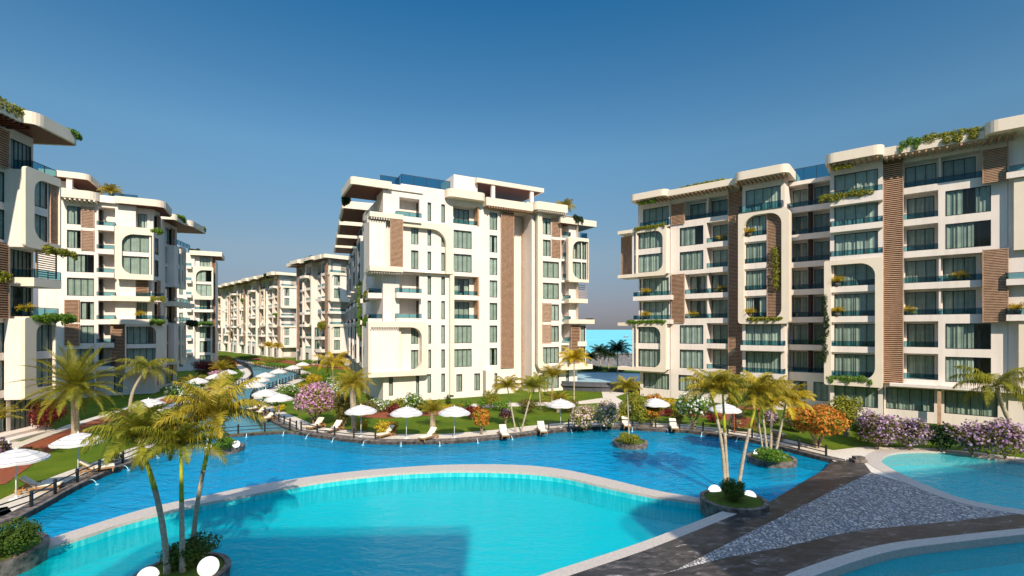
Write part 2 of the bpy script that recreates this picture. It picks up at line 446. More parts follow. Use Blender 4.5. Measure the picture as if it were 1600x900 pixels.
def cobble():
    m = bpy.data.materials.new('blue_cobbles'); m.use_nodes = True
    n = m.node_tree.nodes; l = m.node_tree.links; b = n['Principled BSDF']
    tc = n.new('ShaderNodeTexCoord'); mp = n.new('ShaderNodeMapping'); mp.inputs['Scale'].default_value = (6.6, 4.2, 1); mp.inputs['Rotation'].default_value = (0,0,R_(-25))
    l.new(tc.outputs['Object'], mp.inputs[0])
    v = n.new('ShaderNodeTexVoronoi'); v.inputs['Scale'].default_value = 1.0
    d = n.new('ShaderNodeTexVoronoi'); d.feature = 'DISTANCE_TO_EDGE'; d.inputs['Scale'].default_value = 1.0
    l.new(mp.outputs[0], v.inputs['Vector']); l.new(mp.outputs[0], d.inputs['Vector'])
    sep = n.new('ShaderNodeSeparateColor'); l.new(v.outputs['Color'], sep.inputs[0])
    r = n.new('ShaderNodeValToRGB'); e = r.color_ramp.elements
    e[0].color = (.22,.22,.245,1); e[1].color = (.62,.56,.51,1); x = e.new(.35); x.color = (.36,.34,.335,1); x = e.new(.65); x.color = (.50,.44,.395,1)
    l.new(sep.outputs[0], r.inputs[0])
    mr = n.new('ShaderNodeMapRange'); mr.inputs[1].default_value = .0; mr.inputs[2].default_value = .14; l.new(d.outputs['Distance'], mr.inputs[0])
    mx = n.new('ShaderNodeMix'); mx.data_type = 'RGBA'; mx.inputs[6].default_value = (.12,.115,.115,1)
    l.new(mr.outputs[0], mx.inputs[0]); l.new(r.outputs[0], mx.inputs[7]); l.new(mx.outputs[2], b.inputs['Base Color'])
    bp = n.new('ShaderNodeBump'); bp.inputs['Strength'].default_value = .8; bp.inputs['Distance'].default_value = .08
    l.new(mr.outputs[0], bp.inputs['Height']); l.new(bp.outputs[0], b.inputs['Normal'])
    b.inputs['Roughness'].default_value = .55
    return m
COB = cobble()

# ---- basins (floor + walls as one structure each)
T_LAG = tilemat('blue_mosaic', (0.004,0.38,0.62), (0.006,0.43,0.68), (0.015,0.48,0.72), 3.0)
T_NEAR = tilemat('turquoise_mosaic', (0.005,0.60,0.62), (0.008,0.68,0.68), (0.02,0.66,0.66), 3.0)
T_CAN = tilemat('pale_blue_mosaic', (0.05,0.38,0.50), (0.06,0.42,0.55), (0.08,0.45,0.55), 3.0)
T_RIGHT = tilemat('aqua_mosaic', (0.10,0.66,0.68), (0.13,0.72,0.73), (0.16,0.70,0.70), 3.0)
W_RIGHT = watermat('right_pool_surface', (0.75, 0.98, 1.0), 1.6, 0.5, (0.06, 0.52, 0.55), .5)
def closed_wall(name, ring, z0, z1, m, kind='structure'):
    mb = MB(); strip(mb, ring + ring[:1], ring + ring[:1], z0, z1, 0)
    return tag(mb.build(name, m), kind=kind)
mb = MB(); strip(mb, far_edge_full, far_edge_full, -1.75, 0.0, 0); strip(mb, blk_up, blk_up, -1.75, 0.0, 0)
tag(mb.build('lagoon_wall', ROCK), kind='structure')
mid = [((a[0]+b[0])/2, (a[1]+b[1])/2) for a, b in zip(cop_up, cop_lo)]
lag_ring = [(x, y) for x, y in far_edge_full] + blk_up[1:] + list(reversed(mid)) + [(mid[0][0]-6, mid[0][1]-5)]
T_E = [(x, y + 0.3) for x, y in far_edge_full]
tag(fill('lagoon_floor', lag_ring, [], -1.15, T_LAG), kind='structure')
near_ring = mid + [(blk_up2[0][0], blk_up2[0][1])] + blk_up2[1:] + near_end + [(mid[0][0]-6, mid[0][1]-5)]
W_LAG = watermat('lagoon_water_surface', (0.50, 0.95, 1.0), 1.3, 0.85, (0.0, 0.30, 0.52), .55)
W_NEAR = watermat('pool_water_surface', (0.6, 0.96, 1.0), 1.7, 0.40, (0.0, 0.45, 0.50), .45)
W_CAN = watermat('canal_water_surface', (0.75, 0.9, 0.95), 1.3, 0.6, (0.14, 0.36, 0.42), .5)
tag(fill('lagoon_water', lag_ring, [], ZL, W_LAG), kind='structure')
near_floor_ring = cop_lo + [(blk_up2[0][0], blk_up2[0][1])] + blk_up2[1:] + near_end + [(mid[0][0]-6, mid[0][1]-5)]
tag(fill('near_pool_floor', near_floor_ring, [], -1.55, T_NEAR), kind='structure')
tag(fill('near_pool_water', near_ring, [], ZN, W_NEAR), kind='structure')
# coping ledge: pale stone top, mosaic sides
mb = MB()
strip(mb, cop_lo, cop_up, -0.2, -0.2, 0)
lo2 = offset_line(cop_lo, 0.0)
strip(mb, cop_lo, cop_lo, -1.75, -0.34, 1); strip(mb, cop_lo, cop_lo, -0.34, -0.2, 0)
strip(mb, cop_up, cop_up, -1.75, -0.2, 0)
def fallmat():
    m = bpy.data.materials.new('overflow_tile'); m.use_nodes = True
    n = m.node_tree.nodes; l = m.node_tree.links; b = n['Principled BSDF']
    tc = n.new('ShaderNodeTexCoord'); mp = n.new('ShaderNodeMapping'); mp.inputs['Scale'].default_value = (5, 5, 0.5); l.new(tc.outputs['Object'], mp.inputs[0])
    a = n.new('ShaderNodeTexNoise'); a.inputs['Scale'].default_value = 1.3; a.inputs['Detail'].default_value = 3; l.new(mp.outputs[0], a.inputs['Vector'])
    mx = n.new('ShaderNodeMix'); mx.data_type = 'RGBA'; mx.inputs[6].default_value = (0.012,0.44,0.47,1); mx.inputs[7].default_value = (0.09,0.58,0.60,1)
    mr = n.new('ShaderNodeMapRange'); mr.inputs[1].default_value = .4; mr.inputs[2].default_value = .65; l.new(a.outputs['Fac'], mr.inputs[0]); l.new(mr.outputs[0], mx.inputs[0])
    l.new(mx.outputs[2], b.inputs['Base Color']); b.inputs['Roughness'].default_value = .25
    return m
FALL = fallmat()
tag(mb.build('pool_coping', [COPING, FALL]), kind='structure')
# right coping of near pool
mb = MB()
out2 = catmull(blk_up2, 6); in2 = catmull(near_right_in, 6)[:0]
inn = offset_line(out2, 0.0)
inn = [(x - 0.62, y - 0.38) for x, y in out2]
inn = offset_line(out2, -0.62)
strip(mb, inn, out2, 0.015, 0.015, 0); strip(mb, inn, inn, -1.75, 0.015, 1); strip(mb, inn, inn, -0.12, 0.015, 0)
mb2 = MB(); strip(mb2, inn, out2, 0.016, 0.016, 0); strip(mb2, inn, inn, -0.14, 0.016, 0); strip(mb2, inn, inn, -1.75, -0.14, 1)
tag(mb2.build('pool_edge_coping', [COPING, T_NEAR]), kind='structure')

# dark stone edge around lagoon, walk behind it
def edge_run(pts, wstone, wwalk, name_e, name_w, side=1):
    a = pts; b = offset_line(pts, side * wstone); c = offset_line(pts, side * (wstone + wwalk))
    m1 = MB(); strip(m1, a, b, 0.06, 0.10); strip(m1, a, a, -0.5, 0.06); strip(m1, b, b, 0.0, 0.10)
    tag(m1.build(name_e, ROCK), kind='structure')
    if wwalk:
        m2 = MB(); strip(m2, b, c, 0.02, 0.02); strip(m2, c, c, -0.02, 0.02)
        tag(m2.build(name_w, CONC), kind='structure')
fe_l = left_ext + fl
edge_run(fe_l, 0.75, 1.9, 'stone_edge', 'pool_walk')
edge_run(frr, 0.6, 2.2, 'stone_edge', 'pool_walk')
# weir between canal and lagoon
mb = MB(); wb = offset_line(fw, 0.55)
strip(mb, fw, wb, -0.02, -0.02); strip(mb, fw, fw, -1.7, -0.02); strip(mb, wb, wb, -1.7, -0.02)
tag(mb.build('weir', ROCK), kind='structure')
# canal basin
mb = MB(); strip(mb, cl, cl, -1.2, 0.0); strip(mb, cr, cr, -1.2, 0.0)
tag(mb.build('canal_wall', ROCK), kind='structure')
tag(fill('canal_floor', hole2, [], -1.15, T_CAN), kind='structure')
wc = wb + [c for c in cr[1:]] + list(reversed(cl[1:]))
tag(fill('canal_water', list(reversed(wb)) + cl[2:] + list(reversed(cr[2:])), [], ZC, W_CAN), kind='structure')
edge_run(cl[4:], 0.5, 1.8, 'stone_edge', 'canal_walk')
edge_run(cr, 0.5, 2.0, 'stone_edge', 'canal_walk', side=-1)

# ---- right hand deck
DK = 0.004
blk_poly = G([(1320,720),(1298,721.5),(1288,734),(1250,756),(1205,783),(1160,800)]) + G([(1025,854),(890,900),(700,965),(480,1040)]) + G([(640,1060),(860,965),(1025,900),(1059,889),(1175,830),(1287,774),(1361,738),(1346,718)])
tag(fill('dark_stone_path', blk_poly, [], 0.012, DSTONE), kind='structure')
cob_poly = G([(1361,738),(1287,774),(1175,830),(1059,889),(1025,900),(1100,884),(1137,871),(1231,854),(1306,836),(1354,827.5),(1449,819),(1600,803),(1562,797),(1487,779),(1411,753)])
tag(fill('cobble_paving', cob_poly, [], 0.008, COB), kind='structure')
blk2 = G([(1025,900),(1137,871),(1231,854),(1306,836),(1354,827.5),(1449,819),(1600,803),(1760,792),(1760,812),(1600,826),(1487,838),(1373,853),(1260,887),(1200,915),(1100,975),(860,965)])
tag(fill('dark_stone_path', blk2, [], 0.016, DSTONE), kind='structure')
mb = MB(); strip(mb, c3, c3i, 0.03, 0.03); strip(mb, c3i, c3i, -1.5, 0.03); strip(mb, c3, c3, 0.0, 0.03)
tag(mb.build('pool_coping', COPING), kind='structure')
rp_out = offset_line(rp + rp[:2], 0.9)
rp_ring = rp + [rp[0]]
ro = offset_line(rp_ring, 0.95)
ro[-1] = ro[0] = (ro[0][0] * .5 + ro[-1][0] * .5, ro[0][1] * .5 + ro[-1][1] * .5)
mb = MB(); strip(mb, rp_ring, ro, 0.02, 0.024); strip(mb, rp_ring, rp_ring, -1.4, 0.02); strip(mb, ro, ro, 0.0, 0.024)
tag(mb.build('pool_coping', COPING), kind='structure')
tag(fill('right_pool_floor', offset_line(rp_ring, 0.3)[:-1], [], -1.0, T_RIGHT), kind='structure')
tag(fill('right_pool_water', rp, [], ZR, W_RIGHT), kind='structure')
tag(fill('lower_pool_floor', lp, [], -1.25, T_NEAR), kind='structure')
tag(fill('lower_pool_water', lp, [], -0.32, W_NEAR), kind='structure')
plaza = G([(1312,727),(1290,712),(1301,703.6),(1347,698),(1449,700),(1524,706),(1600,716),(1760,735),(1760,790),(1600,803),(1487,779),(1411,753),(1361,738),(1340,722)])
tag(fill('pale_paving', plaza, [rp], 0.004, CONC), kind='structure')

# ---- lawns: mulch beds, kerb path on the left, path between the big buildings
lk = G([(-120,772),(10,700),(110,664),(205,635),(262,618),(300,606)])
kb = offset_line(lk, -1.0)
mb = MB(); strip(mb, kb, lk, 0.10, 0.10); strip(mb, kb, kb, 0.0, 0.10); strip(mb, lk, lk, 0.0, 0.10)
tag(mb.build('kerb_path', CONC), kind='structure')
mul = offset_line(lk, -3.3)
mb = MB(); strip(mb, mul, offset_line(lk, -1.0), 0.03, 0.03)
tag(mb.build('mulch_bed', MULCH), kind='structure')
tag(fill('pale_paving', G([(-60,742),(-60,690),(40,690),(100,672),(62,682),(20,704)]), [], 0.01, CONC), kind='structure')
tag(fill('garden_path', G([(940,612),(1000,597),(1030,600),(985,612),(962,620),(985,634),(1000,648),(945,634)]), [], 0.012, CONC), kind='structure')
tag(fill('garden_path', G([(690,636),(740,631),(905,627),(940,622),(960,628),(900,632),(780,636),(700,640)]), [], 0.014, CONC), kind='structure')
tag(fill('mulch_bed', G([(560,652),(600,640),(660,642),(760,640),(760,646),(660,650),(600,654)]), [], 0.02, MULCH), kind='structure')
tag(fill('mulch_bed', G([(1030,640),(1120,640),(1180,655),(1170,662),(1100,652),(1030,650)]), [], 0.02, MULCH), kind='structure')
tag(fill('mulch_bed', G([(372,560),(420,565),(478,571),(560,580),(560,575),(480,566),(372,556)]), [], 0.02, MULCH), kind='structure')

# ---- sea and breakwater
SEA = mat('sea_water', (0.15, 0.50, 0.56), 0.7, 0.05, col2=(0.22, 0.62, 0.66), vscale=0.03, bump=0.1, bscale=0.05)
tag(fill('sea', [(-60,210),(-22,126.2),(130,122.2),(600,60.2),(26000,60.2),(26000,29000),(-26000,29000),(-26000,2501),(-200,2501)], [], -0.9, SEA), kind='structure')
tag(fill('sea_bed_ground', [(600,-600),(26000,-600),(26000,60),(600,60)], [], -0.02, LAWN), kind='structure')
# ================================================================== BUILDINGS
def fz(k): return 0.64 + 3.2 * (k - 1)          # floor level
def wt(k): return fz(k) + 2.75                  # window top
def wb_(k): return fz(k) + 0.32                 # window bottom
rng = random.Random(7)
_wc = {}
def window_meshes(w, h, n, pale, gap=0):
    key = (round(w, 2), round(h, 2), n, pale, gap)
    if key in _wc: return _wc[key]
    f = MB(); t = 0.06; d = 0.09
    f.box(0, w, -d, 0, 0, t); f.box(0, w, -d, 0, h - t, h); f.box(0, t, -d, 0, t, h - t); f.box(w - t, w, -d, 0, t, h - t)
    for i in range(1, n):
        x = w * i / n; f.box(x - .026, x + .026, -d + .012, -.01, t, h - t)
    p = MB(); p.quad((t, -.045, t), (w - t, -.045, t), (w - t, -.045, h - t), (t, -.045, h - t))
    c = MB(); k = max(10, int(w / .11)); r2 = random.Random(len(_wc)); ph = r2.random() * 6
    pts = []
    for i in range(k + 1):
        x = .03 + (w - .06) * i / k
        pts.append((x, .12 + .035 * math.sin(i * 1.9 + ph) + .02 * math.sin(i * .7 + ph * 2) + .012 * r2.random()))
    for i in range(k):
        a, b = pts[i], pts[i+1]
        if gap == 1 and .36 < i / k < .66: continue
        if gap == 2 and i / k > .62: continue
        c.quad((a[0], a[1], .02), (b[0], b[1], .02), (b[0], b[1], h - .02), (a[0], a[1], h - .02))
    res = (f.mesh('window', FRAME), p.mesh('pane', PANE), c.mesh('curtain', CURT2 if pale else CURT, True))
    _wc[key] = res
    return res

class Facade:
    def __init__(s, root, A, d, vp=None):
        s.root = root; s.A = Vector((A[0], A[1]))
        if vp is not None: d = ((vp - 800.0), F)
        s.d = Vector((d[0], d[1])).normalized()
        if isinstance(vp, tuple): pass
        s.w = Vector((-s.d.y, s.d.x))
        s.rz = math.atan2(s.d.y, s.d.x)
        rl = root.location
        s.loc = (s.A.x - rl.x, s.A.y - rl.y, 0 - rl.z)
        s.wall = MB(); s.us = 1.0
    def u(s, px, y=0.0):
        k = (px - 800.0) / F
        return (k * (s.A.y + y * s.w.y) - s.A.x - y * s.w.x) / (s.d.x - k * s.d.y)
    def world(s, u, y, z):
        p = s.A + s.d * (u * s.us) + s.w * y
        return Vector((p.x, p.y, z))
    def part(s, name, mb, mats, smooth=False):
        o = mb.build(name, mats, s.root, smooth, s.loc, s.rz)
        if s.us != 1.0: o.scale = (s.us, 1, 1)
        return o
    # --- wall pieces
    def panel(s, u0, u1, z0, z1, y, back, holes=(), mb=None, mi=0):
        """front sheet at depth y with rectangular holes, returned to depth back on its four sides; holes (a0,a1,b0,b1,depth)"""
        mb = mb or s.wall
        us = sorted({u0, u1, *[h[0] for h in holes], *[h[1] for h in holes]})
        zs = sorted({z0, z1, *[h[2] for h in holes], *[h[3] for h in holes]})
        for i in range(len(us) - 1):
            for j in range(len(zs) - 1):
                cu = (us[i] + us[i+1]) / 2; cz = (zs[j] + zs[j+1]) / 2
                if any(h[0] < cu < h[1] and h[2] < cz < h[3] for h in holes): continue
                mb.quad((us[i], y, zs[j]), (us[i+1], y, zs[j]), (us[i+1], y, zs[j+1]), (us[i], y, zs[j+1]), mi)
        for a0, a1, b0, b1, dp in holes:
            yy = y + dp
            mb.quad((a0, y, b0), (a0, yy, b0), (a0, yy, b1), (a0, y, b1), mi); mb.quad((a1, y, b0), (a1, y, b1), (a1, yy, b1), (a1, yy, b0), mi)
            mb.quad((a0, y, b0), (a1, y, b0), (a1, yy, b0), (a0, yy, b0), mi); mb.quad((a0, y, b1), (a0, yy, b1), (a1, yy, b1), (a1, y, b1), mi)
        if back is not None:
            mb.quad((u0, y, z0), (u0, y, z1), (u0, back, z1), (u0, back, z0), mi); mb.quad((u1, y, z0), (u1, back, z0), (u1, back, z1), (u1, y, z1), mi)
            mb.quad((u0, y, z0), (u0, back, z0), (u1, back, z0), (u1, y, z0), mi); mb.quad((u0, y, z1), (u1, y, z1), (u1, back, z1), (u0, back, z1), mi)
    def win(s, u0, u1, z0, z1, y, n=None):
        w, h = u1 - u0, z1 - z0
        n = n or max(1, round(w / 0.85))
        fm, pm, cm = window_meshes(w, h, n, rng.random() < .35, rng.choice((0, 0, 0, 0, 0, 0, 0, 1, 2)) if w > 1.2 else 0)
        p = s.d * (u0 * s.us) + s.w * (y + .10)
        o = link('window', fm, s.root, (s.loc[0] + p.x, s.loc[1] + p.y, s.loc[2] + z0), s.rz)
        if s.us != 1.0: o.scale = (s.us, 1, 1)
        link('pane', pm, o); link('curtain', cm, o)
        return o
    def hwin(s, u0, u1, k, y, z0=None, z1=None, n=None):
        """window plus the hole that takes it"""
        z0 = wb_(k) if z0 is None else z0; z1 = wt(k) if z1 is None else z1
        s.win(u0, u1, z0, z1, y + .02, n)
        return (u0, u1, z0, z1, .16)
    def rail(s, u0, u1, z, y, ends=(), h=.55):
        f = MB(); g = MB()
        def run(a, b):
            a = Vector(a); b = Vector(b); L = (b - a).length
            f.bar((a.x, a.y, z + h), (b.x, b.y, z + h), .028)
            f.bar((a.x, a.y, z + .02), (b.x, b.y, z + .02), .018)
            n = max(1, round(L / 1.5))
            for i in range(n + 1):
                q = a + (b - a) * (i / n); f.bar((q.x, q.y, z), (q.x, q.y, z + h), .022)
            g.quad((a.x, a.y, z + .05), (b.x, b.y, z + .05), (b.x, b.y, z + h - .04), (a.x, a.y, z + h - .04))
        run((u0, y, 0), (u1, y, 0))
        for e in ends: run((u0 if e[0] == 'l' else u1, y, 0), (u0 if e[0] == 'l' else u1, y + e[1], 0))
        r = s.part('railing', f, METAL)
        link('glass_panel', g.mesh('glass_panel', RAILG), r)
        return r
    def loggia(s, u0, u1, k, y, back, wins, depth=1.5, z0=None, z1=None, rail=True, lip=.12, wtop=None):
        """recessed balcony: opening, rear wall with windows, parapet and glass railing; returns the hole"""
        z0 = fz(k) + .42 if z0 is None else z0; z1 = fz(k) + 2.98 if z1 is None else z1
        fl = fz(k) + .05
        hs = []
        for a, b in wins:
            hs.append(s.hwin(a, b, k, y + depth, z0=fl + .08, z1=min(wt(k), z1 - .08)))
        s.panel(u0, u1, fl, z1, y + depth, None, hs)
        # floor, ceiling and cheeks behind the parapet
        s.wall.quad((u0, y + .14, fl), (u1, y + .14, fl), (u1, y + depth, fl), (u0, y + depth, fl))
        s.wall.quad((u0, y + .14, fl), (u0, y + depth, fl), (u0, y + depth, z0), (u0, y + .14, z0))
        s.wall.quad((u1, y + .14, fl), (u1, y + .14, z0), (u1, y + depth, z0), (u1, y + depth, fl))
        s.wall.quad((u0, y + .14, z0), (u1, y + .14, z0), (u1, y + .14, fl), (u0, y + .14, fl))
        s.wall.quad((u0, y, z0), (u1, y, z0), (u1, y + .14, z0), (u0, y + .14, z0))
        hole = (u0, u1, z0, z1, depth)
        if rail: s.rail(u0 + .02, u1 - .02, z0, y + .07)
        s._lg = getattr(s, '_lg', []); s._lg.append(hole)
        return hole
    def panel2(s, u0, u1, z0, z1, y, back, holes):
        """panel whose deep holes keep their floor open at the parapet"""
        s.panel(u0, u1, z0, z1, y, back, [h if h[4] < 1 else h for h in holes])
    def slats(s, u0, u1, z0, z1, y, pitch=.17, t=.085, name='slat_screen', back=True, d=.05, m=None, frame=True):
        mb = MB(); z = z0
        while z + t <= z1 + 1e-6:
            mb.box(u0 + .002, u1 - .002, y - d, y + .02, z, z + t, 0); z += pitch
        if frame:
            mb.box(u0, u0 + .07, y - d - .02, y + .04, z0 - .03, z1 + .03, 0); mb.box(u1 - .07, u1, y - d - .02, y + .04, z0 - .03, z1 + .03, 0)
        if back: mb.quad((u0, y + .09, z0), (u1, y + .09, z0), (u1, y + .09, z1), (u0, y + .09, z1), 1)
        return s.part(name, mb, [m or WOOD, DWOOD])
    def slats_v(s, u0, u1, z0, z1, y, pitch=.14):
        mb = MB(); x = u0
        while x < u1: mb.box(x, x + .06, y - .05, y + .03, z0, z1); x += pitch
        return s.part('slat_screen', mb, WOOD)
    def pergola(s, u0, u1, z, y0, y1, pitch=.55, t=.16, h=.22, m=None):
        mb = MB(); x = u0
        while x <= u1: mb.box(x, x + t, y0, y1, z - h, z); x += pitch
        return s.part('pergola', mb, m or WOOD)
    def frame(s, u0, u1, z0, z1, bl, br, bb, bt, radii, y0, y1, m=None, ro=.35, name='rounded_frame'):
        """raised frame with rounded inner corners: widths left, right, bottom, top; radii (bottom-left, bottom-right, top-right, top-left)"""
        K = 7
        def ring(a0, a1, c0, c1, rr):
            pts = []
            for (cx, cz, a, r) in ((a0, c0, PI, rr[0]), (a1, c0, 1.5*PI, rr[1]), (a1, c1, 0, rr[2]), (a0, c1, .5*PI, rr[3])):
                sx = 1 if cx == a0 else -1; sz = 1 if cz == c0 else -1
                ox, oz = cx + sx * r, cz + sz * r
                for k in range(K):
                    an = a + (PI / 2) * k / (K - 1); pts.append((ox + r * math.cos(an), oz + r * math.sin(an)))
            return pts
        O = ring(u0, u1, z0, z1, [ro] * 4 if not hasattr(ro, '__len__') else ro); I = ring(u0 + bl, u1 - br, z0 + bb, z1 - bt, radii)
        n = len(O); mb = MB()
        for i in range(n):
            j = (i + 1) % n
            o0, o1, i0, i1 = O[i], O[j], I[i], I[j]
            mb.quad((o0[0], y0, o0[1]), (o1[0], y0, o1[1]), (i1[0], y0, i1[1]), (i0[0], y0, i0[1]))
            mb.quad((o0[0], y0, o0[1]), (o0[0], y1, o0[1]), (o1[0], y1, o1[1]), (o1[0], y0, o1[1]))
            mb.quad((i0[0], y0, i0[1]), (i1[0], y0, i1[1]), (i1[0], y1, i1[1]), (i0[0], y1, i0[1]))
        return s.part(name, mb, m or BEIGE)
    def roof(s, u0, u1, y0, y1, z0, z1, r=.6, corners=(1, 1, 0, 0), soffit=True, m=None, name='roof'):
        """slab with rounded front corners (front-left, front-right, back-right, back-left) and a dark timber soffit"""
        pts = []
        for (cx, cy, a, on) in ((u0, y0, PI, corners[0]), (u1, y0, 1.5*PI, corners[1]), (u1, y1, 0, corners[2]), (u0, y1, .5*PI, corners[3])):
            rr = r if on else 0.0
            sx = 1 if cx == u0 else -1; sy = 1 if cy == y0 else -1
            if rr == 0: pts.append((cx, cy)); continue
            for k in range(6):
                an = a + (PI/2) * k / 5; pts.append((cx + sx*rr + rr*math.cos(an), cy + sy*rr + rr*math.sin(an)))
        mb = MB(); mb.prism(pts, z0, z1)
        o = s.part(name, mb, m or BEIGE)
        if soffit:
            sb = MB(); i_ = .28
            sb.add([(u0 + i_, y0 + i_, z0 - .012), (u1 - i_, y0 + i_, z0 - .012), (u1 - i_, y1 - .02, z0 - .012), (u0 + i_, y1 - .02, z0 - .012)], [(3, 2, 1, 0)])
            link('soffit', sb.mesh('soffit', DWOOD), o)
        return o
    def done(s):
        if s.wall.f: s.part('wall', s.wall, WHITE)


PLANTSPOTS = []      # (world position, size, label text) for potted plants on balconies
HANGSPOTS = []       # (world p0, p1, height, label) for greenery on ledges

# ---------------------------------------------------------------- right block
def right_block():
    root = empty('apartment_building', (30.0, 58.0, 0))
    tag(root, 'right white apartment block with slatted timber columns and rounded balcony frames', 'building', 'apartment buildings round the pools')
    A = ((261.5) * 64.2 / F, 64.2)
    f = Facade(root, A, (.771, -.637)); U = f.u; P = f.panel; B = 3.0
    top = 26.75
    full = range(1, 9)
    # R0 end bay, boxes on floors 2-3 and 6-7
    def end_box(k0, k1, winr):
        y = -1.2; z0 = fz(k0) - .25; z1 = fz(k1) + 3.15
        u0 = U(988, y); u1 = U(1041, y)
        hs = [f.hwin(U(997.3, y), U(winr, y), k, y + 0.0, n=4) for k in (k0, k1)] + [f.hwin(U(991.5, y), U(993.7, y), k, y, n=1) for k in (k0, k1)]
        P(u0, u1, z0 + .3, z1 - .3, y, B, hs)
        r = 1.1
        f.frame(U(994.6, y), U(1041.5, y), z0, z1, .12, U(1041.5, y) - U(winr, y) - .05, .55, .6, (.05, r, r, .05), y - .28, y + .02, ro=(.05, .3, .3, .05))
        for zz in (z0, z1 - .45):
            mb = MB(); mb.box(U(966.5, y), U(994.5, y), y - .27, y + 2.5, zz, zz + .45); f.part('ledge', mb, BEIGE)
        return y, z0, z1
    y, z0, z1 = end_box(6, 7, 1036); f.slats(U(970.5, .4), U(987, .4), z0 + .5, z1 - .5, .4, pitch=.14, back=True, m=WOOD)
    end_box(2, 3, 1032.5)
    for k in (4, 5):
        y = -.1; h = f.hwin(U(1005, y), U(1045, y), k, y, z0=fz(k) + .15, n=4); P(U(998, y), U(1046.5, y), fz(k), fz(k) + 3.2, y, B, [h, f.hwin(U(1000, y), U(1001.8, y), k, y, n=1)])
        f.wall.box(U(989, -1.1), U(1048, -1.1), -1.1, -.102, fz(k) - .28, fz(k) + .32)
        f.rail(U(990, -1.05), U(1047, -1.05), fz(k) + .32, -1.02, ends=(('l', .9),))
    k = 8; y = -.1; h = f.hwin(U(1005, y), U(1045, y), k, y, z0=fz(k) + .15, n=4); P(U(997, y), U(1047, y), fz(8), top, y, B, [h])
    f.rail(U(1000, -1.1), U(1047, -1.1), fz(8) - .02, -1.1, h=.75)
    y = 0; h = f.hwin(U(1005, y), U(1045.5, y), 1, y, z0=1.15, z1=3.25, n=4); P(U(1000, y), U(1047, y), 0, fz(2), y, B, [h])
    # R1
    y = 0
    uL, uR = U(1047.5), U(1137.5)
    for k in (2, 3, 6, 7):
        hs = [f.hwin(U(1062), U(1099), k, y, n=4), f.loggia(U(1104), U(1137), k, y, B, [(U(1114, 1.5), U(1137, 1.5))])]
        P(uL, uR, fz(k), fz(k) + 3.2, y, B, hs)
    for k in (4, 5, 8):
        z1 = fz(k) + 3.2 if k < 8 else top
        hs = [f.loggia(U(1070), U(1137), k, y, B, [(U(1078.5, 1.5), U(1102.5, 1.5)), (U(1112, 1.5), U(1137.2, 1.5))])]
        P(uL, uR, fz(k), z1, y, B, hs)
        f.wall.box(U(1104), U(1104) + .14, .25, 1.5, fz(k) + .1, fz(k) + 2.97)
    f.slats(U(1049.5), U(1070), fz(4) - .1, fz(5) + 3.1, -.14); f.slats(U(1049.5), U(1070), fz(8) + .1, top - .9, -.14)
    hs = [f.hwin(U(1060), U(1085), 1, y, z0=1.15, z1=3.25, n=2), f.hwin(U(1100), U(1135), 1, y, z0=1.15, z1=3.25, n=3)]; P(uL, uR, 0, fz(2), y, B, hs)
    # R2 slat column
    P(U(1138), U(1154.5), 0, top, .3, B)
    f.slats(U(1138, -.2), U(1160, -.2), fz(2) - .1, top - .6, -.2)
    # R3 bay
    y = -.9
    for k in (1, 2, 3, 8):
        a, b = U(1165, y), U(1220, y)
        if k == 1: h = f.hwin(a, b, 1, y, z0=1.15, z1=3.25, n=4)
        else: h = f.hwin(a, b, k, y, z0=fz(k) + .18, n=4)
        P(U(1160, y), U(1226, y), fz(k) if k > 1 else 0, (fz(k) + 3.2) if k < 8 else top, y, B, [h])
        if k > 1 and k < 8:
            f.wall.box(U(1157, y - .9), U(1225, y - .9), y - .9, y - .002, fz(k) - .30, fz(k) + .32)
            f.rail(U(1157.5, y - .9), U(1224.5, y - .9), fz(k) + .32, y - .84, ends=(('l', .8), ('r', .8)))
    for k in (4, 5, 6, 7):
        h = f.hwin(U(1165.5, y), U(1197, y), k, y, z0=fz(k) + .3, n=3); P(U(1160, y), U(1226, y), fz(k), fz(k) + 3.2, y, B, [h])
        f.rail(U(1164, y - .2), U(1197, y - .2), fz(k) + .42, y - .1)
        f.wall.box(U(1163.5, y - .2), U(1197.5, y - .2), y - .2, y - .003, fz(k) - .25, fz(k) + .42)
    f.slats(U(1198, y - .2), U(1221, y - .2), fz(4) + .2, fz(7) + 3.0, y - .12)
    f.frame(U(1155.5, y), U(1234.5, y), fz(4) - .35, fz(7) + 3.3, .62, .75, .5, .5, (1.5, 1.2, 1.3, 1.5), y - .65, y + .9, ro=(.35, .35, .7, .35))
    f.rail(U(1157.5, y), U(1224, y), fz(8) + .02, y - .7, ends=(('l', .7), ('r', .7)), h=.8)
    # R4 deep twin balconies
    y = 1.2
    for k in full:
        a, b, c, d = U(1239, y + 1.5), U(1261.5, y + 1.5), U(1272.5, y + 1.5), U(1296, y + 1.5)
        if k == 1:
            hs = [f.hwin(U(1239, y), U(1261, y), 1, y, z0=1.15, z1=3.25, n=2), f.hwin(U(1271, y), U(1294.5, y), 1, y, z0=1.15, z1=3.25, n=2)]; P(U(1227, y), U(1300, y), 0, fz(2), y, B + 1, hs)
            continue
        hs = [f.loggia(U(1232, y), U(1298, y), k, y, B, [(a, b), (c, d)])]
        P(U(1227, y), U(1300, y), fz(k), fz(k) + 3.2 if k < 8 else top - .3, y, B + 1, hs)
        mb = MB(); uu = U(1264.5, y); mb.box(uu - .16, uu + .16, y + .3, y + 1.48, fz(k) + .06, fz(k) + 2.97); f.part('divider', mb, mat('divider_panel', (.035, .016, .012), .5, .2))
    f.rail(U(1236, y), U(1296, y), top - .3, y + .2, h=1.5)
    f.wall.box(U(1227, y), U(1300, y), y + .01, 6, top - .6, top - .28)
    # R5 bay
    y = -1.0
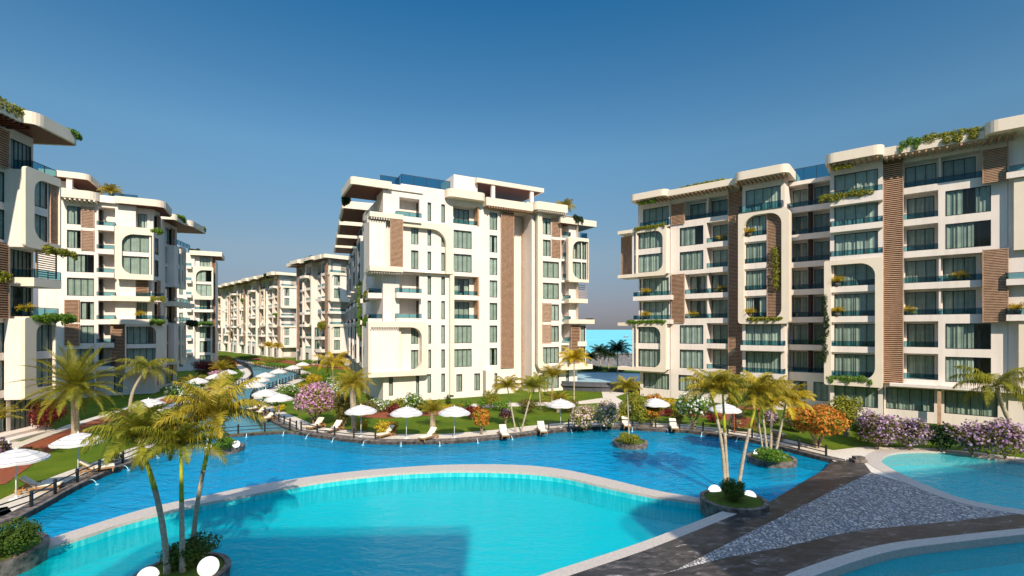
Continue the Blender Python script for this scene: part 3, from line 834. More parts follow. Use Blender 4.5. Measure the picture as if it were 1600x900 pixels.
    for k in full:
        a, b = U(1303.5, y), U(1372, y)
        if k == 1: h = f.hwin(a, b, 1, y, z0=1.1, z1=3.25, n=4)
        else: h = f.hwin(a, b, k, y, z0=fz(k) + .2, n=4)
        P(U(1297, y), U(1379.5, y), fz(k) if k > 1 else 0, (fz(k) + 3.2) if k < 8 else top, y, B, [h])
        if k in (6, 7):
            f.wall.box(U(1297, y - .6), U(1379, y - .6), y - .6, y - .002, fz(k) - .25, fz(k) + .36); f.rail(U(1297.5, y - .6), U(1378.5, y - .6), fz(k) + .36, y - .55, ends=(('l', .5), ('r', .5)))
        if k in (2, 3, 4, 5):
            f.wall.box(U(1296.5, y - .25), U(1372.5, y - .25), y - .25, y - .003, fz(k) - .25, fz(k) + .38); f.rail(U(1296.5, y - .25), U(1372, y - .25), fz(k) + .38, y - .2)
        if k == 8:
            f.wall.box(U(1297, y - .9), U(1379, y - .9), y - .9, y - .002, fz(k) - .7, fz(k) + .28); f.rail(U(1297.5, y - .9), U(1378.5, y - .9), fz(k) + .28, y - .85)
    f.frame(U(1289, y), U(1379.7, y), fz(2) - .55, fz(5) + 3.15, .62, .62, .65, .5, (.1, 1.3, 1.3, .1), y - .7, y + .3, ro=.2)
    # R6 slat column
    P(U(1380), U(1412), 0, top, .2, B)
    f.slats(U(1379.8, -.8), U(1411.5, -.8), fz(2) - .1, top - .6, -.8, pitch=.2, t=.1)
    # R7
    y = -.55
    for k in (2, 3, 6, 7):
        hs = [f.loggia(U(1412, y), U(1466, y), k, y, B, [(U(1417, y + 1.3), U(1460, y + 1.3))], depth=1.3), f.hwin(U(1477, y), U(1548.5, y), k, y, n=4)]
        P(U(1411.6, y), U(1574.5, y), fz(k), fz(k) + 3.2, y, B, hs)
    for k in (4, 5, 8):
        hs = [f.loggia(U(1412, y), U(1535, y), k, y, B, [(U(1414.5, y + 1.1), U(1463, y + 1.1)), (U(1473, y + 1.1), U(1524.5, y + 1.1))], depth=1.1)]
        P(U(1411.6, y), U(1574.5, y), fz(k), fz(k) + 3.2 if k < 8 else top, y, B, hs)
        f.wall.box(U(1467, y), U(1467, y) + .16, y + .25, y + 1.1, fz(k) + .1, fz(k) + 2.97)
    f.slats(U(1534, y), U(1574.5, y), fz(4) - .35, fz(5) + 3.15, y - .5, pitch=.15); f.slats(U(1534, y), U(1574.5, y), fz(8) - .3, fz(8) + 2.75, y - .5, pitch=.15)
    hs = [f.hwin(U(1384.5, y), U(1459.5, y), 1, y, z0=1.1, z1=3.3, n=4), f.hwin(U(1475.5, y), U(1559, y), 1, y, z0=1.1, z1=3.3, n=4)]
    P(U(1381, y), U(1574.5, y), 0, fz(2), y, B, hs)
    mb = MB(); uu = U(1467.5, y - .8); mb.box(uu - .14, uu + .14, y - 1.0, y - .72, 0, fz(2)); f.part('post', mb, WOOD)
    f.wall.box(U(1390, y - 1.2), U(1600, y - 1.2), y - 1.2, y - .01, fz(2) - .3, fz(2) - .02)
    # R8 last bay runs out of the picture
    y = -.66; u0 = U(1575.5, y); u1 = u0 + 7.5
    for k in full:
        a, b = u0 + 1.0, u0 + 6.3
        z0 = 1.1 if k == 1 else fz(k) + .2
        P(u0, u1, fz(k) if k > 1 else 0, (fz(k) + 3.2) if k < 8 else top, y, B, [f.hwin(a, b, k, y, z0=z0, n=5)] if k not in (6, 7) else [])
        if k in (4, 5, 8):
            f.wall.box(u0 - .2, u1, y - .8, y - .002, fz(k) - .25, fz(k) + .3); f.rail(u0 - .2, u1, fz(k) + .3, y - .75, ends=(('l', .7),))
    mb = MB(); mb.box(u0 + .3, u1 + .2, y - .5, y - .01, fz(6) - .3, fz(8) - .3); f.part('cladding_panel', mb, BEIGE)
    f.frame(u0 + .6, u1 + 2, fz(2) - .4, fz(3) + 3.0, .7, .5, .6, .5, (1.2, .3, .3, 1.2), y - .55, y + .1)
    # body behind and the roof
    f.wall.box(U(1005), u1, 3.02, 15, 0, top - .05)
    def rf(x0, x1, y0, z0, z1, corners=(1, 1, 0, 0)): return f.roof(U(x0, y0), U(x1, y0), y0, 4.0, z0, z1, corners=corners, soffit=False, r=.8)
    rf(982.5, 1041, -2.4, top - .1, top + .75); rf(1040, 1149, -1.9, top - .2, top + .55, (0, 0, 0, 0)); rf(1146, 1232, -2.9, top - .1, top + .85)
    rf(1288, 1381, -2.9, top - .05, top + .95); rf(1380, 1545, -2.3, top - .2, top + .65, (0, 0, 0, 0)); rf(1540, 1700, -3.2, top - .05, top + 1.0)
    f.pergola(U(992, -2.2), U(1140, -1.8), top - .13, -1.85, -.2, pitch=.5, t=.14); f.pergola(U(1150, -2.6), U(1226, -2.6), top - .11, -2.7, -.95, pitch=.45, t=.14)
    f.pergola(U(1296, -2.6), U(1376, -2.6), top - .06, -2.7, -1.05, pitch=.5, t=.14); f.pergola(U(1384, -2.2), U(1590, -2.2), top - .22, -2.25, -.6, pitch=.5, t=.16)
    f.wall.box(U(1010), U(1030), 6, 9, top, top + 1.0)
    f.done()
    # greenery and plants
    g = 'on the right apartment block'
    HANGSPOTS.extend([
        (f.world(U(1062, -1.9), -1.6, top + .55), f.world(U(1132, -1.9), -1.6, top + .55), .55, 'thin green planting along the roof edge above timber slats ' + g),
        (f.world(U(1406, -2.3), -2.1, top + .6), f.world(U(1440, -2.3), -2.1, top + .6), 1.15, 'short leafy clump left of the long roof edge planting ' + g),
        (f.world(U(1441, -2.3), -2.1, top + .6), f.world(U(1535, -2.3), -2.1, top + .6), 1.2, 'long leafy green mass hanging over the roof edge ' + g),
        (f.world(U(1281, -1.9), -1.85, fz(8) + .25), f.world(U(1364, -1.9), -1.85, fz(8) + .25), .85, 'yellow green trailing planter on eighth floor ledge ' + g),
        (f.world(U(992, -1.5), -1.5, fz(8) - .05), f.world(U(1038, -1.5), -1.5, fz(8) - .05), .5, 'trailing plants on top of the upper end box ' + g),
        (f.world(U(980, -1.5), -1.5, fz(4) + .02), f.world(U(1040, -1.5), -1.5, fz(4) + .02), .5, 'trailing plants on top of the lower end box ' + g),
        (f.world(U(1168, -1.6), -1.55, fz(4) + .2), f.world(U(1222, -1.6), -1.55, fz(4) + .2), .5, 'low planter in the bottom of the tall rounded frame ' + g),
        (f.world(U(1293, -1.7), -1.6, fz(2) + .15), f.world(U(1362, -1.7), -1.6, fz(2) + .15), .75, 'clipped grassy planter on the second floor ledge ' + g),
        (f.world(U(1300, -3.3), -2.4, top - .55), f.world(U(1330, -2.7), -2.4, top - .55), .6, 'greenery under the roof pergola over the projecting bay ' + g),
        (f.world(U(1000, -2.0), -1.9, top - .5), f.world(U(1025, -2.0), -1.9, top - .5), .45, 'greenery tucked under the far end roof pergola ' + g)])
    VINES.extend([
        (f.world(U(1213, -1.4), -1.4, 0), fz(5) + .35, fz(7) - 1.2, .55, 'bright yellow green vine climbing the slats of tall rounded frame ' + g),
        (f.world(U(1289, -1.9), -1.75, 0), fz(3) - 1.3, fz(5) - .6, .45, 'dark green vine hanging down beside the twin balconies ' + g)])
    col_ = {'end': 1009, 'r1a': 1082, 'r1b': 1128, 'r3': 1171, 'r5': 1308, 'r7a': 1419, 'r7b': 1500, 'r8': 1590}
    txt = {'end': 'in the end bay by the sea', 'r1a': 'right of the first slatted screen', 'r1b': 'left of the tall first slat column', 'r3': 'inside the tall rounded frame', 'r5': 'in the wide projecting bay', 'r7a': 'right of the broad slat column', 'r7b': 'left of the dark timber box', 'r8': 'at the right picture edge'}
    fn = {2: 'second', 3: 'third', 4: 'fourth', 5: 'fifth', 6: 'sixth', 7: 'seventh', 8: 'eighth'}
    for k, c, y, dz in ((5, 'end', -.75, .32), (4, 'end', -.75, .32), (7, 'r1b', .55, .2), (5, 'r1b', .55, .2), (4, 'r1a', .55, .2), (7, 'r3', -1.0, .42), (4, 'r3', -1.0, .42), (5, 'r5', -1.13, .38), (4, 'r5', -1.13, .38), (4, 'r7a', .0, .2), (5, 'r7b', .0, .2), (4, 'r8', -1.05, .3)):
        PLANTSPOTS.append((f.world(U(col_[c], y), y, fz(k) + dz), 1.15, 'yellow spiky plant on %s floor balcony %s' % (fn[k], txt[c])))
    return f
VINES = []
FR = right_block()
# ---------------------------------------------------------------- middle block
def middle_block():
    root = empty('apartment_building', (-2.0, 68.0, 0))
    tag(root, 'bright white middle apartment block with a rooftop pergola and two long timber slat strips', 'building', 'apartment buildings round the pools')
    Z0 = 64.34
    f = Facade(root, ((691 - 800) * Z0 / F, Z0), None, vp=2200.0); U = f.u; P = f.panel; B = 3.5
    top = 26.75
    full = range(1, 9)
    # C1-C2 : wall at the corner with small balconies
    y = 0
    u0, u1, u2 = U(598.7), U(623.5), U(656)
    for k in full:
        z0, z1 = (fz(k), fz(k) + 3.2) if k > 1 else (0, fz(2))
        if k == 8: z1 = top
        if k in (8, 5, 4):
            hs = [f.loggia(U(624), U(655.5), k, y, B, [], depth=1.5, rail=False)]
            P(u0, u2, z0, z1, y, B, hs)
            # window seen from the side, in the right cheek
            mb = MB(); a = U(655.5) - .03; mb.box(a, a + .028, y + .35, y + 1.35, fz(k) + .1, wt(k)); f.part('window', mb, FRAME)
            f.wall.box(U(624) - .6, U(655.3), y - .9, y - .004, fz(k) - .28, fz(k) + .40)
            f.rail(U(624) - .55, U(655.2), fz(k) + .40, y - .85, ends=(('l', .8),))
        else:
            hs = [f.hwin(U(642.3), U(653.8), k, y, n=2)] if k != 1 else [f.hwin(U(607.5), U(614), 1, y, z0=.9, z1=3.3, n=1), f.hwin(U(650), U(655), 1, y, z0=.2, z1=3.3, n=1)]
            P(u0, u2, z0, z1, y, B, hs)
    # C3 slim windows, pilaster
    for k in full:
        z0, z1 = (fz(k), fz(k) + 3.2) if k > 1 else (0, fz(2))
        if k == 8: z1 = top
        P(u2, U(707.2), z0, z1, y, B, [f.hwin(U(668), U(673.7), k, y, n=1), f.hwin(U(689.5), U(695.2), k, y, n=1)])
    mb = MB(); mb.box(U(701.4), U(707.6), -.5, -.003, .55, fz(6) + .4); f.part('pilaster', mb, BEIGE)
    f.frame(U(577, -1.6), U(707.8, -.6), fz(6) - .1, fz(8) - .05, .01, .95, .01, .75, (.02, .02, 1.9, .02), -.62, -.004, ro=(.02, .02, .9, .02))
    # upper corner box
    y = -1.6
    a, b = U(577.5, y), U(630, y)
    P(U(578.5, y), U(604, y), fz(6) + .3, fz(7) + 2.6, y + .4, 2, [])
    P(U(604, y), U(630.2, y), fz(6) + .3, fz(7) + 3.1, y + 1.0, 2, [])
    f.slats(U(610, y), U(630, y), fz(6) + .3, fz(7) + 2.9, y + .05, pitch=.15)
    for z0, z1 in ((fz(6) - .35, fz(6) + .28), (fz(7) + 2.95, fz(7) + 3.55)):
        mb = MB(); mb.box(a, b, y - .1, y + 3.4, z0, z1); f.part('ledge', mb, BEIGE)
    f.pergola(U(580, y), U(609, y), fz(7) + 2.93, y - .05, y + .39, pitch=.3, t=.1, m=WHITE); f.pergola(U(581, y), U(629, y), fz(6) - .36, y + .1, y + 1.5, pitch=.3, t=.1, m=WHITE)
    # lower corner box, floors 2-3
    y = -1.1
    P(U(577.5, y), U(624, y), fz(2) - .05, fz(3) + 2.35, y + .3, 2, [])
    f.frame(U(575.5, y), U(666.5, -.4), fz(2) - .45, fz(4) - .05, .25, .85, .6, .7, (.05, 1.2, 1.3, .05), y, -.003, ro=(.05, .5, .5, .05))
    f.pergola(U(579, y), U(624, y), fz(3) + 2.44, y + .02, y + 1.0, pitch=.3, t=.1, m=WHITE)
    mb = MB(); mb.box(U(624, y), U(629, y), y + .7, y + 1.09, fz(2), fz(3) + 2.4); f.part('cladding_panel', mb, BEIGE)
    # C4
    y = 0
    for k in full:
        z0, z1 = (fz(k), fz(k) + 3.2) if k > 1 else (0, fz(2))
        if k == 8: z1 = top
        if k in (8, 5, 4):
            hs = [f.loggia(U(707.8), U(748), k, y, B, [(U(709, 1.3), U(733, 1.3))], depth=1.3)]
            mb = MB(); mb.box(U(746) - .0, U(748.4), -.12, 1.28, fz(k) + .43, fz(k) + 2.96); f.part('timber_reveal', mb, WOOD)
        elif k == 1: hs = [f.hwin(U(713), U(722.3), 1, y, z0=.85, z1=3.2, n=2), f.hwin(U(741), U(750), 1, y, z0=.85, z1=3.2, n=2)]
        else: hs = [f.hwin(U(708.8), U(737), k, y, n=4)]
        P(U(707.2), U(754.5), z0, z1, y, B, hs)
    # C5-C6 set back
    y = 1.0
    for k in full:
        z0, z1 = (fz(k), fz(k) + 3.2) if k > 1 else (0, fz(2))
        if k == 8: z1 = top - .3
        hs = [f.hwin(U(765, y), U(777, y), k, y, n=2)] if k > 1 else [f.hwin(U(772, y), U(777, y), 1, y, z0=.2, z1=3.0, n=1)]
        P(U(752, y), U(803, y), z0, z1, y, B + 1, hs)
    f.wall.box(U(758, 0), U(771, 0), -.3, .95, 0, fz(2) - .3)
    f.slats(U(782, y), U(802, y), fz(2) - .1, top - .7, y - .2, pitch=.16)
    # C7 deep recess
    y = 3.6
    for k in full:
        z0, z1 = (fz(k), fz(k) + 3.2) if k > 1 else (0, fz(2))
        if k == 8: z1 = top - .3
        hs = [f.hwin(U(803.2, y), U(810.2, y), k, y, n=1)] if k in (1, 2, 3, 6, 7) else []
        P(U(798, y), U(834, y), z0, z1, y, B + 3, hs)
    f.slats(U(816, 3.0), U(831, 3.0), .4, top - .8, 3.0, pitch=.30, t=.13, back=False, frame=True)
    # C9 pilaster block and framed bay
    y = .6
    u9 = U(831, y)
    P(u9, U(843, y), 0, top - .3, y, 5)
    y = .3
    for k in full:
        z0, z1 = (fz(k), fz(k) + 3.2) if k > 1 else (0, fz(2))
        if k == 8: z1 = top - .4
        a, b, c, d = U(848.2, y), U(860.6, y), U(861.5, y), U(873.3, y)
        if k >= 7: hs = [f.hwin(a, b, k, y, n=2)]; f.slats(c, U(875.3, y), fz(k) + .2, fz(k) + 2.95, y - .07, pitch=.2)
        elif k in (3, 4): hs = [f.hwin(c, d, k, y, n=2)]; f.slats(U(847, y), U(860.8, y), fz(k) + .2, fz(k) + 2.95, y - .07, pitch=.2)
        elif k == 1: hs = [f.hwin(U(884, y), U(889, y), 1, y, z0=.4, z1=3.2, n=1), f.hwin(a, d, 1, y, z0=.4, z1=3.2, n=3)]
        else: hs = [f.hwin(a, d, k, y, n=3 if k != 2 else 4)]
        P(U(843, y), U(876.5, y) if k > 1 else U(902, y), z0, z1, y, B, hs)
    f.frame(U(839.5, -.2), U(902.5, -.2), fz(2) - .65, top - .3, .75, .01, .62, .02, (1.4, .02, .02, .02), -.35, .28, m=BEIGE, ro=(1.0, .02, .02, .02))
    # C10 side balconies, C11 glazed corner
    y = .3
    for k in range(2, 9):
        z0, z1 = fz(k), fz(k) + 3.2 if k < 8 else top - .6
        hs = [f.loggia(U(877, y), U(889, y), k, y, B, [], depth=1.3, rail=False)]
        P(U(876.5, y), U(903, y), z0, z1, y, B, hs)
        f.rail(U(877.2, y), U(889.5, y), fz(k) + .42, y - .35, ends=(('r', .3),))
    for k in (6, 7):
        y = -.7
        h = f.hwin(U(892, y), U(908, y), k, y, z0=fz(k) + .1, z1=fz(k) + 2.85, n=2)
        P(U(889, y), U(916.6, y), fz(k), fz(k) + 3.2, y, 2.5, [h, f.hwin(U(909, y), U(916, y), k, y, z0=fz(k) + .1, z1=fz(k) + 2.85, n=2)])
    f.frame(U(886.5, -.7), U(918.3, -.7), fz(6) - .25, fz(8) + .1, .75, .1, .45, .5, (1.5, .05, .05, 1.4), -1.0, -.4, ro=(.3, .1, .1, .3))
    for k in (2, 3):
        y = -.3
        h = f.hwin(U(907, y), U(914.5, y), k, y, n=1); P(U(892, y), U(915.5, y), fz(k), fz(k) + 3.2, y, 2.5, [h]); 
    f.slats(U(892, -.45), U(906, -.45), fz(2) + .3, fz(3) + 2.8, -.45, pitch=.22)
    f.wall.box(U(903, -.6), U(916.5, -.6), -.6, -.31, fz(3) - .4, fz(3) + .35)
    for nm, x0, x1, z0, z1, yy in (('ledge', 889, 918.5, fz(5) - .2, fz(5) + .45, -1.0), ('ledge', 889, 929, fz(4) - .15, fz(4) + .5, -1.2), ('ledge', 876, 926, fz(2) - .65, fz(2) + .05, -1.25)):
        mb = MB(); mb.box(U(x0, yy), U(x1, yy), yy, 2.0, z0, z1); f.part(nm, mb, BEIGE)
    f.slats(U(903, .4), U(915.5, .4), fz(5) + .5, fz(6) - .3, .4, pitch=.3, back=False)
    f.rail(U(904, -.3), U(914, -.3), fz(8) + .15, -.8, h=.75, ends=(('r', 1.2),))
    # body, roofs
    f.wall.box(U(600) + .02, U(902), 3.51, 13, 0, top - .5)
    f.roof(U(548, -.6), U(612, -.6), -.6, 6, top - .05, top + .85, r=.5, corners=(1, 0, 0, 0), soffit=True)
    f.roof(U(612, -.2), U(661, -.2), -.2, 6, top + .02, top + .72, r=.5, corners=(0, 0, 0, 0), soffit=False, m=WHITE)
    f.wall.box(U(627, -.05), U(706), .05, 6, top - .02, top + 1.0)
    f.roof(U(700, -1.3), U(761, -1.3), -1.3, 6, top - .1, top + .95, r=.9, corners=(1, 1, 0, 0), soffit=False)
    f.roof(U(760, -.3), U(840, -.3), -.3, 6, top - .35, top + .75, r=.5, corners=(0, 0, 0, 0), soffit=False)
    f.roof(U(838.5, -1.3), U(887, -1.3), -1.3, 6, top - .2, top + .95, r=.8, corners=(1, 0, 0, 0), soffit=False)
    f.roof(U(876, -.6), U(932, -.6), -.6, 6, top - 1.55, top - .65, r=.4, corners=(0, 0, 0, 0), soffit=True)
    f.pergola(U(764, -.2), U(838, -.2), top - .38, -.25, .95, pitch=.4, t=.12); f.pergola(U(842, -1.2), U(885, -1.2), top - .23, -1.2, .2, pitch=.35, t=.1, m=WHITE)
    f.rail(U(628), U(704), top + 1.0, .2, h=1.25, ends=(('l', 3.0),)); f.rail(U(596), U(626), top + .85, .6, h=1.0)
    f.wall.box(U(709, 1.6), U(746, 1.6), 1.6, 6.5, top + .6, top + 3.8)
    f.roof(U(745, .8), U(850, .8), .8, 7.5, top + 3.0, top + 3.6, corners=(0, 0, 0, 0))
    for x, yy in ((771, 1.0), (831.5, 1.0), (771, 6.6), (834, 6.6)):
        mb = MB(); uu = U(x, yy) if yy < 2 else U(x - 8, yy); mb.box(uu - .26, uu + .26, yy, yy + .4, top + .7, top + 3.0); f.part('post', mb, WHITE)
    f.done()
    # ---- side face, seen almost edge-on: stepped bays going back along the canal
    c = f.world(U(598.7), .02, 0)
    g = Facade(root, (c.x, c.y), (.367, -.930))
    W = g.wall
    # u runs from -58 (far) to 0 (corner)
    for k in full:
        z0, z1 = (fz(k), fz(k) + 3.2) if k > 1 else (0, fz(2))
        if k == 8: z1 = top - .1
        hs = []
        for u in (-3.4, -9.5, -15, -21, -27, -33, -39, -45, -51):
            if k >= 1: hs.append(g.hwin(u - 1.4, u + 1.2, k, 0, z0=fz(k) + .2 if k > 1 else .5, n=3))
        g.panel(-56, -.02, z0, z1, 0, .4, hs)
    for i, (ua, ub) in enumerate(((-7.5, -.6), (-19, -13), (-31, -25), (-43, -37), (-54, -49))):
        for k in (4, 5):
            mb = MB(); mb.box(ua, ub, -1.75, -.02, fz(k) - .3, fz(k) + .35); g.part('balcony', mb, WHITE); g.rail(ua + .05, ub - .05, fz(k) + .35, -1.7, ends=(('l', 1.6), ('r', 1.6)))
        for k in (8,):
            mb = MB(); mb.box(ua, ub, -1.9, -.02, fz(k) - .3, fz(k) + .1); g.part('balcony', mb, WHITE); g.rail(ua + .05, ub - .05, fz(k) + .1, -1.85, ends=(('r', 1.7),), h=.9)
        # boxes
        g.panel(ua, ub + .3, fz(6) - .3, fz(8) - .1, -1.75, -.01, [g.hwin(ua + 1, ub - .8, 7, -1.75, n=4), g.hwin(ua + 1, ub - .8, 6, -1.75, n=4)]) if i else None
        g.panel(ua - .4, ub, fz(2) - .3, fz(4) - .4, -1.5, -.01, [g.hwin(ua + 1, ub - .8, 2, -1.5, n=4), g.hwin(ua + 1, ub - .8, 3, -1.5, n=4)])
        mb = MB(); mb.box(ua - 2.6, ua - 1.4, -.9, -.02, 0.1, top - .5); g.part('pier', mb, WHITE)
        g.slats(ua - 4.6, ua - 2.8, fz(2), top - .6, -.35, pitch=.22)
        if i: g.roof(ua - 1.5, ub + 1.6, -4.4, 3, top - .1, top + .95, r=.5, corners=(0, 1, 0, 0))
    g.wall.box(-56, -4.0, 1.5, 14, 0, top - .6)
    g.panel(-5.3, -.5, fz(6) + .29, fz(7) + 2.94, -1.3, .3, [g.hwin(-4.6, -1.1, 7, -1.3, n=3), g.hwin(-4.6, -1.1, 6, -1.3, n=3)])
    mb = MB(); mb.box(-5.6, -.1, -1.6, -.01, fz(7) + 2.96, fz(7) + 3.5); g.part('ledge', mb, BEIGE)
    mb = MB(); mb.box(-5.6, -.1, -1.6, -.01, fz(6) - .3, fz(6) + .27); g.part('ledge', mb, BEIGE)
    g.done()
    t = 'on the middle apartment block'
    HANGSPOTS.extend([
        (g.world(-9, -3.9, top + .2), g.world(-6, -3.9, top + .2), 1.6, 'dark shrubs on the second stepped roof canopy ' + t),
        (g.world(-21, -3.9, top + .3), g.world(-18, -3.9, top + .3), 1.2, 'small shrubs on the third stepped roof canopy ' + t),
        (g.world(-6.8, -1.4, fz(5) + .2), g.world(-2, -1.4, fz(5) + .2), 1.2, 'yellow green plants on the fifth floor corner balcony ' + t),
        (g.world(-7, -1.6, fz(4) + .1), g.world(-1, -1.6, fz(4) + .1), 1.0, 'leafy planter on top of the lower corner frame ' + t),
        (f.world(U(893), -.6, top - .65), f.world(U(906), -.6, top - .65), 1.0, 'dark clipped hedge on the right roof slab ' + t),
        (f.world(U(918, -1.2), -.8, fz(4) + .4), f.world(U(929, -1.2), -.8, fz(4) + .4), .6, 'dark planting at the tip of the lower right ledge ' + t)])
    VINES.append((g.world(-13.6, -1.9, 0), fz(3) + 1, fz(6), .5, 'green vine hanging between the stepped canal side balconies ' + t))
    ROOFPALMS.append((f.world(U(882, 2), 2, top - .3), 3.9, 'small palm standing on the roof of the middle apartment block'))
    return f
ROOFPALMS = []
FM = middle_block()

# ---------------------------------------------------------------- left near block
def left_near():
    root = empty('apartment_building', (-46.0, 44.0, 0))
    tag(root, 'nearest left apartment block cut by the picture edge, with a deep timber lined roof overhang', 'building', 'apartment buildings round the pools')
    top = 26.75
    A = ((15 - 800) * 42.0 / F, 42.0)
    f = Facade(root, A, (-.143, .990)); B = 3; q = f.u
    e0 = q(52, 0); wa, wb = q(16.5, 0), q(49, 0)
    # main side face : u from -20 (towards the camera, out of frame) to the end wall
    for k in range(1, 9):
        z0, z1 = (fz(k), fz(k) + 3.2) if k > 1 else (0, fz(2))
        if k == 8: z1 = top
        hs = []
        for a, b in ((-16, -12.5), (-10.5, -7.5), (-3.6, q(10.5, 0))):
            if k in (4, 5, 8): continue
            hs.append(f.hwin(a, b, k, 0, z0=fz(k) + .2 if k > 1 else .5, n=3))
        if k in (8, 5, 4): hs.append(f.hwin(wa, wb, k, 0, z0=fz(k) + .15, n=5))
        if k == 1: hs.append(f.hwin(wa, wb, 1, 0, z0=.3, z1=3.2, n=4))
        f.panel(-20, e0, z0, z1, 0, B, hs)
    for k in (4, 5, 8): f.slats(-4.2, q(14, -.3), fz(k) - .1, fz(k) + 3.1, -.3, pitch=.2)
    f.wall.box(-20, e0, 3.02, 16, 0, top - .05)
    # upper and lower projecting boxes
    for (k0, k1, d, xe, xw0, xw1, xf) in ((6, 7, 1.55, 94, 54, 74, 40), (1, 3, 1.5, 88, 57, 86.5, 39)):
        y = -d; ua = q(xf - 1.5, y); ue = q(xe, y)
        z0 = fz(k0) - .35 if k0 > 1 else 3.2; z1 = fz(k1) + 3.1
        ks = [6, 7] if k0 == 6 else [2, 3]
        hs = [f.hwin(q(xw0, y), q(xw1, y), k, y, z0=fz(k) + .25, n=2 if k0 == 6 else 3) for k in ks]
        f.panel(ua, ue, z0, z1, y, -.01, hs)
        yf = y - .3; fu = q(xf, yf); bl = q(xw0, yf) - fu
        if k0 == 6:
            f.slats(q(76, y), q(92.5, y), z0 + .5, z1 - .3, y - .1, pitch=.16)
            f.frame(fu, q(95, yf), z0, z1 + .25, bl, .1, .75, .75, (1.2, .05, .05, 1.1), yf, y, ro=(.3, .05, .05, .3))
        else:
            f.frame(fu, q(88, yf), z0, z1 + .1, bl, .1, .6, .6, (.8, .05, .05, .8), yf, y, ro=(.2, .05, .05, .2))
    # balconies of floors 4, 5, 8
    mb = MB(); mb.box(.1, q(96, -1.8), -1.8, -.01, fz(5) - .45, fz(5) + .3); f.part('balcony', mb, BEIGE); f.rail(.2, q(95, -1.75), fz(5) + .3, -1.75, ends=(('l', 1.7),), h=.75)
    f.slats(q(56, -1.3), q(88, -1.3), fz(5) + .5, fz(5) + 2.8, -1.3, pitch=.2, back=False)
    mb = MB(); mb.box(.1, q(92, -1.5), -1.5, -.01, fz(4) - .2, fz(4) + .1); f.part('balcony', mb, BEIGE); f.rail(.2, q(91, -1.45), fz(4) + .1, -1.45, ends=(('l', 1.4),), h=.8)
    f.rail(.3, q(88, -1.5), fz(8) + .05, -1.5, ends=(('l', 1.4),), h=.85)
    # roofs
    rb = q(58, -1.9); re_ = q(127, -2.9)
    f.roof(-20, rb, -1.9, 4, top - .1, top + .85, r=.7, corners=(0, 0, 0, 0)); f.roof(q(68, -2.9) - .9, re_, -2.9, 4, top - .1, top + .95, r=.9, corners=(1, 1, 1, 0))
    f.pergola(-19, rb - .3, top - .13, -1.8, -.1, pitch=.5, t=.2, m=DWOOD)
    f.wall.box(-3, e0, -1.3, -.01, 0, .45); f.wall.box(-3, e0 - .8, -2.3, -1.31, 0, .22)
    f.done()
    t = 'on the nearest left apartment block'
    HANGSPOTS.extend([
        (f.world(-9, -1.7, top + .75), f.world(q(50, -1.7), -1.7, top + .75), 1.0, 'long leafy planting trailing over the roof edge ' + t),
        (f.world(q(108, -2.8), -2.8, top + .75), f.world(q(126, -2.8), -2.8, top + .75), .8, 'small leafy clump at the tip of the roof overhang ' + t),
        (f.world(q(68, -1.9), -1.9, fz(6) - .2), f.world(q(116, -1.9), -1.9, fz(6) - .35), .8, 'hanging green planter under the upper rounded box ' + t),
        (f.world(q(54, -1.9), -1.9, fz(4) + .0), f.world(q(118, -1.9), -1.9, fz(4) - .1), .95, 'long hanging green planter above the lower rounded box ' + t),
        (f.world(-2.2, -.6, fz(5) + .3), f.world(q(14, -.6), -.6, fz(5) + .3), .9, 'yellow green shrub beside the slatted screen ' + t)])
    PLANTSPOTS.append((f.world(q(41, -.9), -.9, fz(4) + .1), 1.1, 'yellow spiky plant on fourth floor balcony of the nearest left apartment block'))
    return f
FL = left_near()

